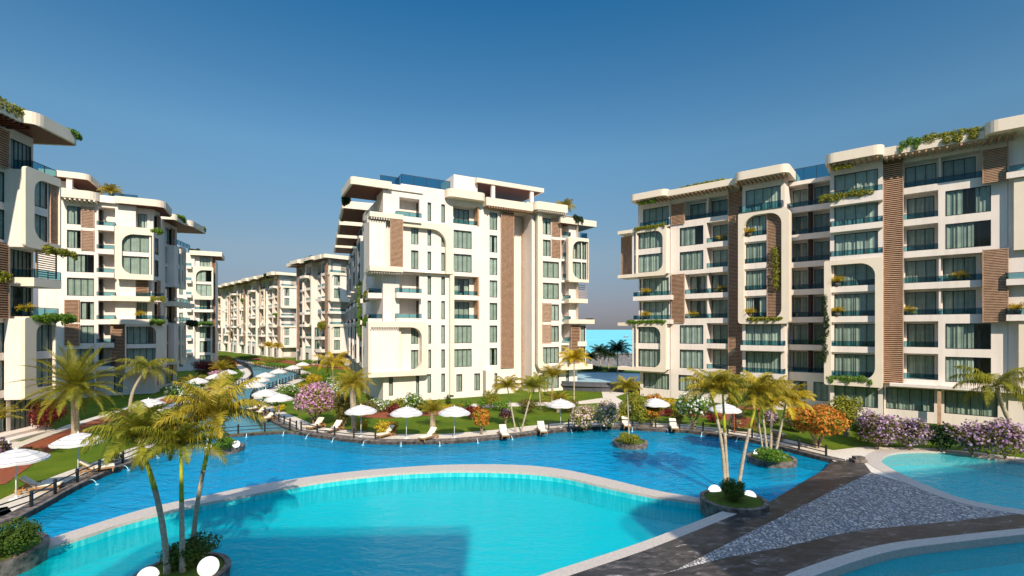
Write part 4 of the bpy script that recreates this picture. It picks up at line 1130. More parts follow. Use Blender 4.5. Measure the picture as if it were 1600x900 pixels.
# ---------------------------------------------------------------- left second block
def left_second():
    root = empty('apartment_building', (-56.0, 72.0, 0))
    tag(root, 'second left apartment block with rounded window frame and stepped timber lined roofs', 'building', 'apartment buildings round the pools')
    top = 26.75
    Z0 = 65.7
    f = Facade(root, ((125 - 800) * Z0 / F, Z0), None, vp=2300.0); U = f.u; P = f.panel; B = 4
    y = 0
    for k in range(1, 9):
        z0, z1 = (fz(k), fz(k) + 3.2) if k > 1 else (0, fz(2))
        if k == 8: z1 = top
        if k in (7, 8): hs = [f.hwin(U(104.5), U(126.3), k, y, n=2)]; f.slats(U(127), U(147.5), fz(k) + .1, fz(k) + 2.9, -.08, pitch=.2)
        elif k in (3, 4): hs = [f.hwin(U(125.5), U(147), k, y, n=2)]; f.slats(U(101), U(124.5), fz(k) + .05, fz(k) + 2.95, -.12, pitch=.18)
        else: hs = [f.hwin(U(104.5), U(147), k, y, z0=.5 if k == 1 else None, z1=3.2 if k == 1 else None, n=4)]
        P(U(60), U(150), z0, z1, y, B, hs)
        if k > 1:
            hs = [f.loggia(U(153.5), U(180), k, y, B, [], depth=1.3, rail=False), f.hwin(U(154), U(157.3), k, 1.1, z0=fz(k) + .2, n=1)][:1]
            P(U(150), U(212), z0, z1, y, B, hs)
            mb = MB(); a = U(153.5) + .002; mb.box(a, a + .03, .3, 1.2, fz(k) + .1, wt(k)); f.part('window', mb, FRAME)
            f.wall.box(U(153.3), U(180), -.7, -.004, fz(k) - .3, fz(k) + .36)
            f.rail(U(153.5), U(180.5), fz(k) + .36, -.65, ends=(('r', .6),))
        else: P(U(150), U(240), z0, z1, 1.0, B, [f.hwin(U(178, 1), U(192, 1), 1, 1.0, z0=.4, z1=3.0, n=2)])
    # framed corner box floors 6-7
    y = -1.0
    for k in (6, 7):
        P(U(180, y), U(236, y), fz(k), fz(k) + 3.2, y, 1.5, [f.hwin(U(188, y), U(233, y), k, y, z0=fz(k) + .15, n=3)])
    f.frame(U(180, y), U(240.5, y), fz(6) - .5, fz(8) + .35, .78, .15, .75, 1.0, (1.3, .05, .05, 1.3), y - .3, y + .01, ro=(.1, .05, .05, .1))
    # top floor behind the canopy
    P(U(212), U(232), fz(8), top, 1.2, B, [f.hwin(U(215, 1.2), U(230, 1.2), 8, 1.2, n=3)])
    # floors 4-5 behind long balconies
    for k in (4, 5):
        P(U(212), U(236), fz(k), fz(k) + 3.2, .6, B, [f.hwin(U(214, .6), U(230, .6), k, .6, n=3)])
        f.roof(U(173, -1.2), U(258, -1.2), -1.2, 1.0, fz(k) - .3, fz(k) + .4, r=.9, corners=(0, 1, 0, 0), soffit=False, name='balcony')
        f.rail(U(212, -1.1), U(256, -1.1), fz(k) + .4, -1.0)
    f.slats(U(212), U(232), fz(5) + .4, fz(5) + 3.0, .0, pitch=.2)
    # floors 2-3 rounded glazed bay
    y = -.8
    for k in (2, 3):
        P(U(196, y), U(255, y), fz(k), fz(k) + 3.2, y, 2, [f.hwin(U(198, y), U(248.5, y), k, y, z0=fz(k) + .15, n=5)])
    f.frame(U(196, y), U(257, y), fz(2) - .6, fz(4) - .3, .12, .95, .85, .3, (.05, 1.5, .8, .05), y - .3, y + .01, ro=(.05, .4, .1, .05))
    f.slats(U(173, -.3), U(196, -.3), fz(2) + .1, fz(3) + 3.0, -.3, pitch=.2)
    f.wall.box(U(60), U(236), 4.02, 14, 0, top - .1)
    f.roof(U(90, -1.6), U(152, -1.6), -1.6, 5, top - .15, top + .95, r=1.2, corners=(0, 1, 0, 0), soffit=False); f.pergola(U(92, -1.5), U(147, -1.5), top - .18, -1.5, .2, pitch=.5, t=.18, m=WHITE)
    f.roof(U(150, -.5), U(180, -.5), -.5, 5, top - .15, top + .8, corners=(0, 0, 0, 0), soffit=False, m=WHITE)
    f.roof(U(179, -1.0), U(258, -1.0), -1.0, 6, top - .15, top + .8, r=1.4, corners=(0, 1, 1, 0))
    f.wall.box(U(70, 3), U(104, 3), 3, 9, top + .5, top + 3.0)
    f.roof(U(60, 1.5), U(140, 1.5), 1.5, 9, top + 3.2, top + 4.0, r=1.0, corners=(0, 1, 0, 0))
    mb = MB(); uu = U(108, 1.8); mb.box(uu - .3, uu + .3, 1.8, 2.3, top + .6, top + 3.2); f.part('post', mb, WHITE)
    f.rail(U(170, 2), U(215, 2), top + .8, 2.0, h=1.0)
    f.done()
    # ---- stepped canal side
    c = px_at(246, 515, 70.3)
    s = Facade(root, (c.x, c.y), (-.254, .967))
    for k in range(1, 9):
        z0, z1 = (fz(k), fz(k) + 3.2) if k > 1 else (0, fz(2))
        if k == 8: z1 = top
        hs = [s.hwin(.5, 1.9, k, .6, n=2)]
        s.panel(.2, 2.3, z0, z1, .6, 8, hs)
        if k in (4, 5, 8):
            s.slats(1.2, 2.2, fz(k) + .2, fz(k) + 3.0, .5, pitch=.2)
    c2 = px_at(257, 515, 78.5)
    t = Facade(root, (c2.x, c2.y), (-.254, .967)); tu = t.u
    e0, e1, e2, e3 = 0, tu(271), tu(272.5, -1.0), tu(288, -1.0)
    for k in range(1, 9):
        z0, z1 = (fz(k), fz(k) + 3.2) if k > 1 else (0, fz(2))
        if k == 8: z1 = top
        t.panel(0, e3 - .3, z0, z1, 0, 4, [t.hwin(.3, e1 - .2, k, 0, z0=fz(k) + .2 if k > 1 else .4, n=3)])
    for k in (2, 3): t.slats(.2, 1.4, fz(k) + .2, fz(k) + 3.0, -.1, pitch=.2)
    for k0, k1 in ((2, 3), (6, 7)):
        y = -1.0; u1 = e3
        t.panel(e2, u1, fz(k0) - .4, fz(k1) + 3.2, y, 1, [t.hwin(u1 - 2.4, u1 - .6, k, y, n=2) for k in (k0, k1)])
        t.frame(e2 + (e3 - e2) * .5, u1 + .1, fz(k0) - .6, fz(k1) + 3.4, .5, .3, .6, .6, (1, .3, .3, 1), y - .25, y + .01)
    for k in (5,):
        t.roof(-.5, e2 + 7.5, -1.5, .5, fz(k) - .4, fz(k) + .35, r=.4, corners=(0, 1, 0, 0), soffit=False, name='balcony')
    for k in (8, 5, 4): t.rail(.3, e2 + 6, fz(k) + .3, -1.2, h=.7)
    for k in (4, 5, 8): t.slats(e1 - 1.2, e1, fz(k) + .2, fz(k) + 3.0, -.2, pitch=.2)
    t.roof(-2, e2 + 2, -2.3, 5, top - .1, top + .8, r=.8, corners=(1, 0, 0, 0)); t.roof(e2 + 1.5, e2 + 9, -3.0, 5, top - .1, top + .85, r=1.0, corners=(1, 1, 0, 0))
    s.done(); t.done()
    g = 'on the second left apartment block'
    HANGSPOTS.extend([
        (t.world(-1.2, -2.2, top + .6), t.world(1.6, -2.2, top + .6), .9, 'leafy clump on the middle step of the canopy roof ' + g),
        (t.world(e2 + 7.2, -2.9, top + .6), t.world(e2 + 8.8, -2.6, top + .6), .8, 'small leafy clump at the far tip of canopy roof ' + g),
        (f.world(U(236, -1.3), -1.3, fz(8) + .1), f.world(U(252, -1.3), -.6, fz(8) + .0), .8, 'green trailing planter above the rounded window frame ' + g),
        (f.world(U(236, -1.2), -1.15, fz(5) + .1), f.world(U(257, -1.2), -1.15, fz(5) + .1), .8, 'green trailing planter on the fifth floor balcony ' + g),
        (f.world(U(235, -1.2), -1.15, fz(4) + .1), f.world(U(257, -1.2), -1.15, fz(4) + .1), .9, 'green trailing planter on the fourth floor balcony ' + g),
        (t.world(e2 + 4, -1.5, fz(4) + .1), t.world(e2 + 8, -1.5, fz(4) + .1), 1.0, 'dark leafy planter over the far lower box ' + g),
        (f.world(U(170, 1), 1.2, top + .9), f.world(U(205, 1), 1.2, top + .9), .8, 'dark roof terrace hedge ' + g)])
    PLANTSPOTS.append((f.world(U(219, -.6), -.6, fz(4) + .45), 1.1, 'yellow spiky plant on fourth floor balcony of second left apartment block'))
    ROOFPALMS.append((f.world(U(172, 3), 3, top + .5), 3.4, 'small palm standing on the roof of the second left apartment block'))
    ROOFPALMS.append((t.world(e2 + 5, 3, top - 2.2), 4.2, 'small palm seen beyond the far canopy of second left apartment block'))
    return f
FS = left_second()

def left_third():
    root = empty('apartment_building', (-73.0, 112.0, 0))
    tag(root, 'third left apartment block with one rounded frame, seen small beyond the canopy roofs', 'building', 'apartment buildings round the pools')
    top = 26.75; Z0 = 110.0
    f = Facade(root, ((318 - 800) * Z0 / F, Z0), None, vp=2300.0); U = f.u; P = f.panel; B = 6
    for k in range(1, 9):
        z0, z1 = (fz(k), fz(k) + 3.2) if k > 1 else (0, fz(2))
        if k == 8: z1 = top - .4
        P(U(270), U(304), z0, z1, 0, B, [f.hwin(U(280), U(286), k, 0, n=1)])
        if k > 1: f.wall.box(U(292), U(300), -1.0, -.01, fz(k) - .3, fz(k) + .35); f.rail(U(292), U(300), fz(k) + .35, -.95)
        if k not in (6, 7): P(U(304), U(330), z0, z1, .5, B, [f.hwin(U(312, .5), U(329, .5), k, .5, z0=fz(k) + .2, n=3)])
    y = -.8
    for k in (6, 7): P(U(303, y), U(332, y), fz(k), fz(k) + 3.2, y, B, [f.hwin(U(305.5, y), U(330.5, y), k, y, z0=fz(k) + .15, n=3)])
    f.frame(U(301.5, y), U(333.5, y), fz(6) - .7, fz(8) + .3, .6, .25, .7, .8, (1.6, .1, .1, 1.4), y - .3, y + .01)
    for k in (4, 5): f.wall.box(U(303), U(334), -1.2, .48, fz(k) - .3, fz(k) + .3); f.rail(U(304, -1.2), U(333, -1.2), fz(k) + .3, -1.1)
    f.slats(U(331), U(336), fz(2), top - .6, .8, pitch=.3)
    f.roof(U(296, -1.0), U(347, -1.0), -1.0, 7, top - .9, top + .1, r=.4, corners=(0, 0, 0, 0)); f.wall.box(U(270), U(331), 6.02, 16, 0, top - .5)
    f.done()
    HANGSPOTS.append((f.world(U(296), -.5, top + .1), f.world(U(312), -.5, top + .1), 1.0, 'dark planting on the roof of the third left apartment block'))
    HANGSPOTS.append((f.world(U(308), -1.2, fz(4) + .3), f.world(U(333), -1.2, fz(4) + .3), .9, 'pale planting along a balcony of the third left apartment block'))
left_third()

# ---------------------------------------------------------------- far rows beyond the canal bend
def far_row(label, xs, ZA, vp, boxes, slat_at, short):
    """one long far block: windows and balconies on a grid between pixel columns"""
    x0, x1 = xs
    root = empty('apartment_building', tuple(px_at((x0 + x1) / 2, 515 + F * H / ZA, ZA))[:2] + (0,))
    tag(root, label, 'building', 'apartment buildings round the pools')
    top = 26.75
    f = Facade(root, ((x1 - 800) * ZA / F, ZA), (F, -(800 - vp)) if False else None, vp=None) if False else None
    d = Vector((vp - 800.0, F)).normalized(); d = -d          # away along vp, so rightwards is towards us
    f = Facade(root, ((x1 - 800) * ZA / F, ZA), (d.x, d.y)); U = f.u; P = f.panel; B = 5
    ua, ub = U(x0), 0.0
    nb = max(2, round((ub - ua) / 4.6)); w_ = (ub - ua) / nb
    for i in range(nb):
        u = ua + i * w_
        deep = i % 3 == 1
        yy = [0.0, .5, -1.1, .3, -.6][i % 5]
        for k in range(1, 9):
            z0, z1 = (fz(k), fz(k) + 3.2) if k > 1 else (0, fz(2))
            if k == 8: z1 = top
            if k == 1: hs = [f.hwin(u + .5, u + w_ * .55, 1, yy, z0=.3, z1=3.1, n=2)]
            else: hs = [f.loggia(u + .35, u + w_ - .35, k, yy, B, [(u + .5, u + w_ - .6)], depth=1.3, rail=True)]
            P(u, u + w_, z0, z1, yy, B, hs)
        if i % 5 in (2, 4):
            for k in ((4, 5, 8) if i % 5 == 2 else (2, 3, 6)): f.wall.box(u - .3, u + w_ * .7, yy - 1.3, yy - .01, fz(k) - .3, fz(k) + .36)
        if i % 4 == 1: HANGSPOTS.append((f.world(u + .5, yy - .3, fz(3 + i % 5) + .5), f.world(u + w_ - .5, yy - .3, fz(3 + i % 5) + .5), 1.3, 'green balcony planting, bay %d from the left, %s' % (i + 1, short)))
        if i % 5 == 3: f.panel(u + .4, u + w_ - .2, fz(2), fz(4) - .5, yy - 1.0, yy - .01, [f.hwin(u + .9, u + w_ - .8, k, yy - 1.0, n=2) for k in (2, 3)])
        if i % 4 == slat_at: f.slats(u + w_ - .6, u + w_ + .6, fz(2), top - .4, -1.2, pitch=.34, t=.18)
        f.roof(u - .8, u + w_ + .8 - (i == nb - 1) * .8, -2.6 - (i % 2) * .7, 5, top - .1 + (i % 2) * .12, top + .8 + (i % 3) * .15, r=.6, corners=(1, 1, 0, 0))
        if i % 3 == 2: f.frame(u + .05, u + w_ - .05, fz(4), fz(7) + 3.2, .5, .5, .5, .5, (1, 1, 1, 1), -1.3, -.88)
    f.wall.box(ua, ub - .02, B + .02, 16, 0, top - .05)
    # end face, with a projecting box, facing the camera
    e = Facade(root, (f.world(0, 0, 0).x, f.world(0, 0, 0).y), (f.w.x, f.w.y))
    for k in range(1, 9):
        z0, z1 = (fz(k), fz(k) + 3.2) if k > 1 else (0, fz(2))
        if k == 8: z1 = top
        e.panel(.0, 11, z0, z1, .0, 3, [e.hwin(.5, 2.6, k, 0, z0=fz(k) + .2 if k > 1 else .4, n=3), e.hwin(7.5, 8.6, k, 0, n=1)])
        if k in (4, 5, 8): e.wall.box(-1.0, 3.2, -1.4, -.01, fz(k) - .3, fz(k) + .3); e.rail(-.9, 3.1, fz(k) + .3, -1.3)
    for k0, k1 in ((6, 7), (2, 3)):
        e.panel(-.8, 7.0, fz(k0) - .3, fz(k1) + 3.2, -1.4, -.01, [e.hwin(.2, 1.7, k, -1.4, n=2) for k in (k0, k1)])
        e.frame(-.95, 7.1, fz(k0) - .5, fz(k1) + 3.5, .4, .2, .5, .6, (.8, .1, .1, .8), -1.7, -1.39)
        e.slats(5.0, 6.6, fz(k0) + .2, fz(k1) + 2.7, -1.5, pitch=.3, t=.16)
    e.roof(-2.4, 11, -1.9, 5, top + .0, top + .9, corners=(1, 0, 0, 0))
    f.done(); e.done()
    return f
f1 = far_row('far apartment block past the canal bend, its near end close behind the middle block', (463, 517), 121.0, 60.0, None, 0, 'far block behind the middle block')
f2 = far_row('farthest apartment block at the end of the canal, lowest on the skyline', (337, 441), 158.0, 60.0, None, 1, 'farthest canal block')
for ff, nm in ((f1, 'nearer of the far blocks'), (f2, 'farthest canal block')):
    HANGSPOTS.append((ff.world(-9, -2.6, 27.2), ff.world(-5, -2.6, 27.2), 1.6, 'dark green planting on roof canopy of the ' + nm))
HANGSPOTS.append((f1.world(-3.2, -1.5, 10.2), f1.world(-.2, -1.5, 10.2), 2.2, 'yellow green balcony planting at the end of the far block behind middle block'))

# ---------------------------------------------------------------- block behind the camera (it throws the shade over the right hand deck)
def rear_block():
    root = empty('apartment_building', (30, -16, 0))
    tag(root, 'apartment block standing across the pools, its shadow lying on the stone deck', 'building', 'apartment buildings round the pools')
    for (P0, d0, n0) in (((57.4, 2.0), (-.963, -.267), 10), ((6.8, -12.4), (-1.0, -.03), 3)):
        f = Facade(root, P0, d0); L = n0 * 4.2 + .6
        for k in range(1, 9):
            hs = [f.hwin(1.2 + i * 4.2, 3.8 + i * 4.2, k, 0, z0=fz(k) + .2, n=3) for i in range(n0)]
            f.panel(0, L, fz(k) if k > 1 else 0, fz(k) + 3.2, 0, 3, hs)
        f.wall.box(0, L, 3.02, 12, 0, 26.1)
        f.roof(-.6, L + .8, -1.2, 12.5, 26.25, 27.1, r=2.4, corners=(0, 1, 1, 0))
        f.done()
rear_block()
# ================================================================== PLANTS
def npq(mb, V, mi=0):
    """add many 4-vertex leaves, V shape (n,4,3)"""
    b = len(mb.v); n = len(V)
    mb.v.extend(map(tuple, V.reshape(-1, 3).tolist()))
    mb.f.extend([(b + 4*i, b + 4*i + 1, b + 4*i + 2, b + 4*i + 3) for i in range(n)]); mb.m.extend([mi] * n)

def leaf_cloud(mb, blobs, n, size, seed, mi=0, shell=.45, aspect=.55, up=.25, lo=-9):
    """n diamond leaves spread through ellipsoid blobs (cx,cy,cz,rx,ry,rz)"""
    r = np.random.default_rng(seed)
    B = np.array(blobs, float); vol = (B[:, 3] * B[:, 4] * B[:, 5]) ** .75
    idx = r.choice(len(B), n, p=vol / vol.sum())
    d = r.normal(size=(n, 3)); d /= np.linalg.norm(d, axis=1)[:, None]
    rad = (1 - shell * r.random(n) ** 1.5)[:, None]
    c = B[idx, :3] + d * rad * B[idx, 3:6] * (1 + .10 * r.normal(size=(n, 1)))
    keep = c[:, 2] > lo; c = c[keep]; d = d[keep]; n = len(c)
    nrm = d + r.normal(size=(n, 3)) * .55; nrm[:, 2] += up; nrm /= np.linalg.norm(nrm, axis=1)[:, None]
    t = np.cross(nrm, r.normal(size=(n, 3))); t /= np.linalg.norm(t, axis=1)[:, None] + 1e-9
    b = np.cross(nrm, t)
    s = size * (.6 + .8 * r.random((n, 1)))
    fold = nrm * s * .12
    V = np.stack([c - t * s * .5 + fold, c - b * s * aspect * .5, c + t * s * .5 + fold, c + b * s * aspect * .5], 1)
    npq(mb, V, mi)

def blobs_for(w, h, z0, seed, k=9, lump=.42, flat=1.0):
    r = random.Random(seed); bl = []
    cz = z0 + h / 2
    for i in range(k + 5):
        a = 2 * PI * i / k + r.uniform(-.6, .6); rr = r.uniform(.2, .8)
        z = r.uniform(-.6, .72); lump = r.uniform(.24, .42)
        sh = math.sqrt(max(.1, 1 - z * z))
        bl.append((math.cos(a) * rr * w / 2 * sh, math.sin(a) * rr * w / 2 * sh * flat, cz + z * h / 2 * .62, w / 2 * lump * r.uniform(.8, 1.2), w / 2 * lump * r.uniform(.8, 1.2) * flat, h / 2 * lump * 1.15 * r.uniform(.75, 1.2)))
    bl.append((0, 0, cz - h * .1, w * .36, w * .36 * flat, h * .36))
    return bl

L_GREEN = leafmat('leaf_green', (.035, .075, .008), (.11, .17, .018))
L_BRIGHT = leafmat('leaf_bright', (.07, .17, .015), (.20, .32, .03))
L_YGREEN = leafmat('leaf_yellow_green', (.16, .18, .015), (.36, .34, .035))
L_YELLOW = leafmat('leaf_yellow', (.38, .27, .012), (.62, .46, .03))
L_DARK = leafmat('leaf_dark', (.012, .035, .010), (.04, .07, .015))
L_OLIVE = leafmat('leaf_olive', (.10, .095, .02), (.22, .18, .04))
L_RED = leafmat('leaf_red', (.10, .012, .012), (.24, .035, .025))
L_ORANGE = leafmat('leaf_orange', (.42, .13, .012), (.72, .28, .04))
L_PINK = leafmat('petal_pink', (.50, .17, .34), (.74, .46, .58))
L_LILAC = leafmat('petal_lilac', (.32, .15, .30), (.64, .46, .58))
L_CREAM = leafmat('petal_cream', (.60, .36, .40), (.80, .66, .52))
L_WHITE = leafmat('petal_white', (.68, .66, .56), (.82, .80, .74))
L_PALM = leafmat('palm_leaf', (.24, .19, .016), (.50, .38, .035), .35)
L_PALMG = leafmat('palm_leaf_green', (.15, .17, .018), (.36, .32, .028), .35)
L_PALMD = leafmat('palm_leaf_dark', (.015, .035, .012), (.03, .06, .016), .2)
L_PALMY = leafmat('palm_leaf_yellow', (.42, .30, .012), (.66, .48, .03), .35)
BARK = mat('bark', (.20, .15, .10), .9, .1, col2=(.36, .29, .21), vscale=7, bump=.4, bscale=14)
PBARK = mat('palm_bark', (.33, .27, .19), .9, .1, col2=(.52, .45, .34), vscale=9, bump=.5, bscale=22)
DBARK = mat('date_palm_bark', (.26, .19, .12), .9, .1, col2=(.55, .45, .32), vscale=11, bump=.9, bscale=16)
SHAFT = mat('crown_shaft', (.34, .36, .02), .45, .3, col2=(.48, .46, .05), vscale=4)
POT = mat('planter_pot', (.10, .085, .07), .8, .2, var=.1)

STY = {  # leaf material, blossom material, blossom share, leaf size, trunk share of height
    'pink': (L_YGREEN, L_PINK, .62, .22, .28), 'lilac': (L_OLIVE, L_LILAC, .46, .20, .06), 'mauve': (L_YGREEN, L_CREAM, .5, .20, .05),
    'white': (L_BRIGHT, L_WHITE, .22, .22, .05), 'whitetree': (L_BRIGHT, L_WHITE, .25, .26, .34), 'green': (L_GREEN, None, 0, .18, .04), 'bright': (L_BRIGHT, None, 0, .2, .04),
    'ygreen': (L_YGREEN, None, 0, .2, .06), 'yellow': (L_YELLOW, None, 0, .2, .05), 'orange': (L_YGREEN, L_ORANGE, .78, .24, .3), 'orangebush': (L_YGREEN, L_ORANGE, .6, .2, .06),
    'red': (L_RED, None, 0, .2, .12), 'dark': (L_DARK, None, 0, .2, .05), 'olive': (L_OLIVE, None, 0, .2, .05), 'plum': (L_RED, L_CREAM, .18, .13, .4), 'lightree': (L_YGREEN, None, 0, .20, .25)}
CATS = {'pink': 'flowering tree', 'whitetree': 'flowering tree', 'orange': 'tree', 'lightree': 'tree', 'plum': 'small tree'}
def shrub(name, px, pyb, wpx, hpx, sty, label, group=None, n=None, Z=None, zb=0.0, depth=1.0, seed=None, yaw=None, lf=1.0):
    base = px_ground(px, pyb, zb) if Z is None else Vector(((px - 800) * Z / F, Z, zb))
    s = base.y / F; w, h = wpx * s, hpx * s
    lm, bm, bs, ls, tr = STY[sty]; ls *= lf
    seed = seed if seed is not None else int(px * 7 + pyb)
    root = empty(name, base, yaw if yaw is not None else 0)
    tag(root, label, CATS.get(sty, 'shrub'), group)
    n = n or int(min(5200, max(260, 26 * w * h / (ls * ls) * .40)))
    z0 = h * tr * .8; ch = h - z0
    bl = blobs_for(w, ch, z0, seed, k=10, flat=depth)
    m = MB(); leaf_cloud(m, bl, int(n * (1 - bs * .55)), ls, seed, lo=.02); m.build('foliage', lm, root)
    if bm:
        m = MB(); leaf_cloud(m, [(b[0], b[1], b[2] + h * .03, b[3] * 1.05, b[4] * 1.05, b[5] * 1.05) for b in bl], int(n * bs), ls * .85, seed + 1, shell=.14, aspect=.9, lo=z0 + ch * .12); m.build('blossoms', bm, root)
    r = random.Random(seed); t = MB()
    nst = 5 if tr > .2 else 4
    for i in range(nst):
        a = 2 * PI * i / nst + r.random(); e = r.uniform(.18, .32) * w; hh = z0 + ch * r.uniform(.35, .6)
        b0 = .05 * w * (tr > .2)
        t.tube([(math.cos(a) * .03 * w, math.sin(a) * .03 * w, -.05), (math.cos(a) * b0, math.sin(a) * b0, max(.1, z0 * .7)), (math.cos(a) * e, math.sin(a) * e, hh)], [.028 * h if tr > .2 else .018 * h, .02 * h if tr > .2 else .012 * h, .004 * h], 6)
    t.build('trunk' if tr > .2 else 'stem', BARK, root)
    return root

def frond(mb, o, az, el, L, droop, nl, ll, lw, rnd, vee=.5, hang=.35, mi=0, twist=0.0, mir=None):
    pts = []; p = Vector(o); K = 9
    for i in range(K + 1):
        t = i / K; pts.append(p.copy())
        e = el - droop * t ** 1.35; a = az + twist * t
        p = p + Vector((math.cos(e) * math.cos(a), math.cos(e) * math.sin(a), math.sin(e))) * (L / K)
    # stalk
    for i in range(K):
        mb.bar(pts[i], pts[i+1], L * .006 * (1 - .8 * i / K), mi=mi if mir is None else mir)
    for i in range(nl):
        t = .10 + .90 * (i + .5) / nl
        f = t * K; j = min(K - 1, int(f)); q = pts[j].lerp(pts[j+1], f - j)
        d = (pts[j+1] - pts[j]).normalized()
        sd = d.cross(Vector((0, 0, 1)))
        if sd.length < .05: sd = Vector((math.sin(az), -math.cos(az), 0))
        sd.normalize(); up = sd.cross(d)
        prof = (math.sin(PI * min(1, .18 + t * .86)) ** .7) * ll
        for sg in (-1, 1):
            ln = prof * rnd.uniform(.8, 1.15)
            dr = (sd * sg * (1 - .35 * t) + d * (.45 + .55 * t) + up * (vee + rnd.uniform(-.15, .15))).normalized()
            m_ = q + dr * ln * .5; tip = q + (dr * .86 + Vector((0, 0, -hang * rnd.uniform(.7, 1.4)))).normalized() * ln
            wv = d * lw * .5
            b = len(mb.v)
            mb.v.extend([tuple(q - wv), tuple(q + wv), tuple(m_ + wv * .9), tuple(m_ - wv * .9), tuple(tip)])
            mb.f.append((b, b+1, b+2, b+3)); mb.f.append((b+3, b+2, b+4)); mb.m.extend((mi, mi))

KIND = {}
def palm_crown(kind, seed):
    key = (kind, seed)
    if key in KIND: return KIND[key]
    r = random.Random(seed * 13 + 5); mb = MB()
    if kind == 'areca':           # feathery royal palm, unit frond length about 2.0
        for i in range(20):
            g = i / 20
            frond(mb, (0, 0, 0), i * 2.4 + r.uniform(-.25, .25), 1.25 - 1.15 * g + r.uniform(-.1, .1), r.uniform(1.75, 2.3), 1.0 + .75 * g, 46, .66, .042, r, vee=.25, hang=.55, twist=r.uniform(-.35, .35))
    elif kind == 'date':          # dense crown, unit frond length about 3
        for i in range(52):
            g = i / 52
            frond(mb, (0, 0, 0), i * 2.4 + r.uniform(-.2, .2), 1.25 - 1.85 * g + r.uniform(-.12, .12), r.uniform(2.6, 3.1) * (1 - .12 * g), .55 + .55 * g, 44, .46, .038, r, vee=.4, hang=.12)
    elif kind == 'coco':          # coconut, unit frond length about 3.2
        for i in range(15):
            g = i / 15
            frond(mb, (0, 0, 0), i * 2.4 + r.uniform(-.2, .2), 1.0 - 1.15 * g + r.uniform(-.15, .15), r.uniform(2.8, 3.5), 1.35 + .5 * g, 34, .85, .065, r, vee=.05, hang=1.0)
    elif kind == 'bush':          # low bushy palm, unit length about 2
        for i in range(26):
            g = i / 26
            frond(mb, (r.uniform(-.15, .15), r.uniform(-.15, .15), 0), i * 2.4 + r.uniform(-.3, .3), 1.4 - 1.0 * g, r.uniform(1.7, 2.3), 1.05 + .4 * g, 22, .5, .05, r, vee=.3, hang=.35)
    elif kind == 'fan':           # broad drooping leaves, thick head
        for i in range(40):
            g = i / 40
            frond(mb, (0, 0, 0), i * 2.4 + r.uniform(-.2, .2), 1.3 - 1.6 * g, r.uniform(1.9, 2.5), 1.25 + .6 * g, 20, .55, .055, r, vee=.15, hang=.8)
    KIND[key] = mb
    return mb
_pm = {}
def palm(name, label, kind, base, top, scale, leaf=None, seed=1, r0=.14, r1=.09, bend=(0, 0), shaft=0.0, bark=None, group='palm trees in the gardens', yaw=0.0):
    """base/top world points; crown scaled about the top"""
    leaf = leaf or L_PALM
    base = Vector(base); top = Vector(top)
    root = empty(name, base); tag(root, label, 'palm tree', group)
    key = (kind, seed, leaf.name)
    if key not in _pm: _pm[key] = palm_crown(kind, seed).mesh('crown', leaf)
    c = link('crown', _pm[key], root, top - base); c.scale = (scale,) * 3; c.rotation_euler = (0, 0, yaw)
    t = MB(); K = 14; pts = []; rad = []
    for i in range(K + 1):
        u = i / K; p = (top - base) * u; k = math.sin(PI * u)
        p = p + Vector((bend[0] * k, bend[1] * k, 0)); p.z -= (.08 if i == 0 else 0)
        pts.append(p); rr = r0 + (r1 - r0) * u
        rad.append(rr * (1.05 if i % 2 else .97) * (1.35 if i == 0 else 1))
    ns = int(K * (1 - shaft)) if shaft else K
    t.tube(pts[:ns + 1], rad[:ns + 1], 9); t.build('trunk', bark or PBARK, root, True)
    if shaft:
        s = MB(); q = pts[ns:]; s.tube(q, [r1 * 1.25 * (1 - .45 * i / max(1, len(q) - 1)) for i in range(len(q))], 9); s.build('crown_shaft', SHAFT, root, True)
    return root
def pp(px, pyb, zb=0.0): return px_ground(px, pyb, zb)
def tp(px, py, Z): return px_at(px, py, Z)

# ---- planted islands in the water with their palms, shrub and globe lamps
GLOBE = mat('white_globe', (.85, .84, .80), .35, .4)
_b = GLOBE.node_tree.nodes['Principled BSDF']; _b.inputs['Emission Color'].default_value = (1, .95, .86, 1); _b.inputs['Emission Strength'].default_value = .55
def globe(px, py, Z, r, label):
    """round lamp, centre seen at px,py"""
    c = px_at(px, py, Z); root = empty('globe_lamp', (c.x, c.y, c.z - r)); tag(root, label, 'globe lamp', 'white globe lamps by the pools')
    m = MB(); m.lathe([(r * math.sin(PI * i / 16) + 1e-4, r - r * math.cos(PI * i / 16)) for i in range(1, 17)], 26); m.build('globe', GLOBE, root, True)
    b = MB(); b.lathe([(r * .42, -.12), (r * .42, .03), (r * .25, .05)], 18); b.build('base', METAL, root)
def island(c, r, zt, zb, label, soil=True, rim=.22):
    root = empty('planter_island', (c.x, c.y, zb)); tag(root, label, 'planter island', 'round planter islands in the pools')
    m = MB(); h = zt - zb
    m.lathe([(r * .93, 0), (r * .97, h * .5), (r, h - .08), (r, h), (r - rim, h + .02), (r - rim, h - .10)], 40); m.build('stone_rim', ROCK, root)
    s = MB(); s.lathe([(r - rim + .01, h - .05), (r * .55, h + .06), (r * .2, h + .1), (.001, h + .1)], 32); s.build('soil', SOIL, root, True)
    return root
def at_level(px, py, z): return px_ground(px, py, z)

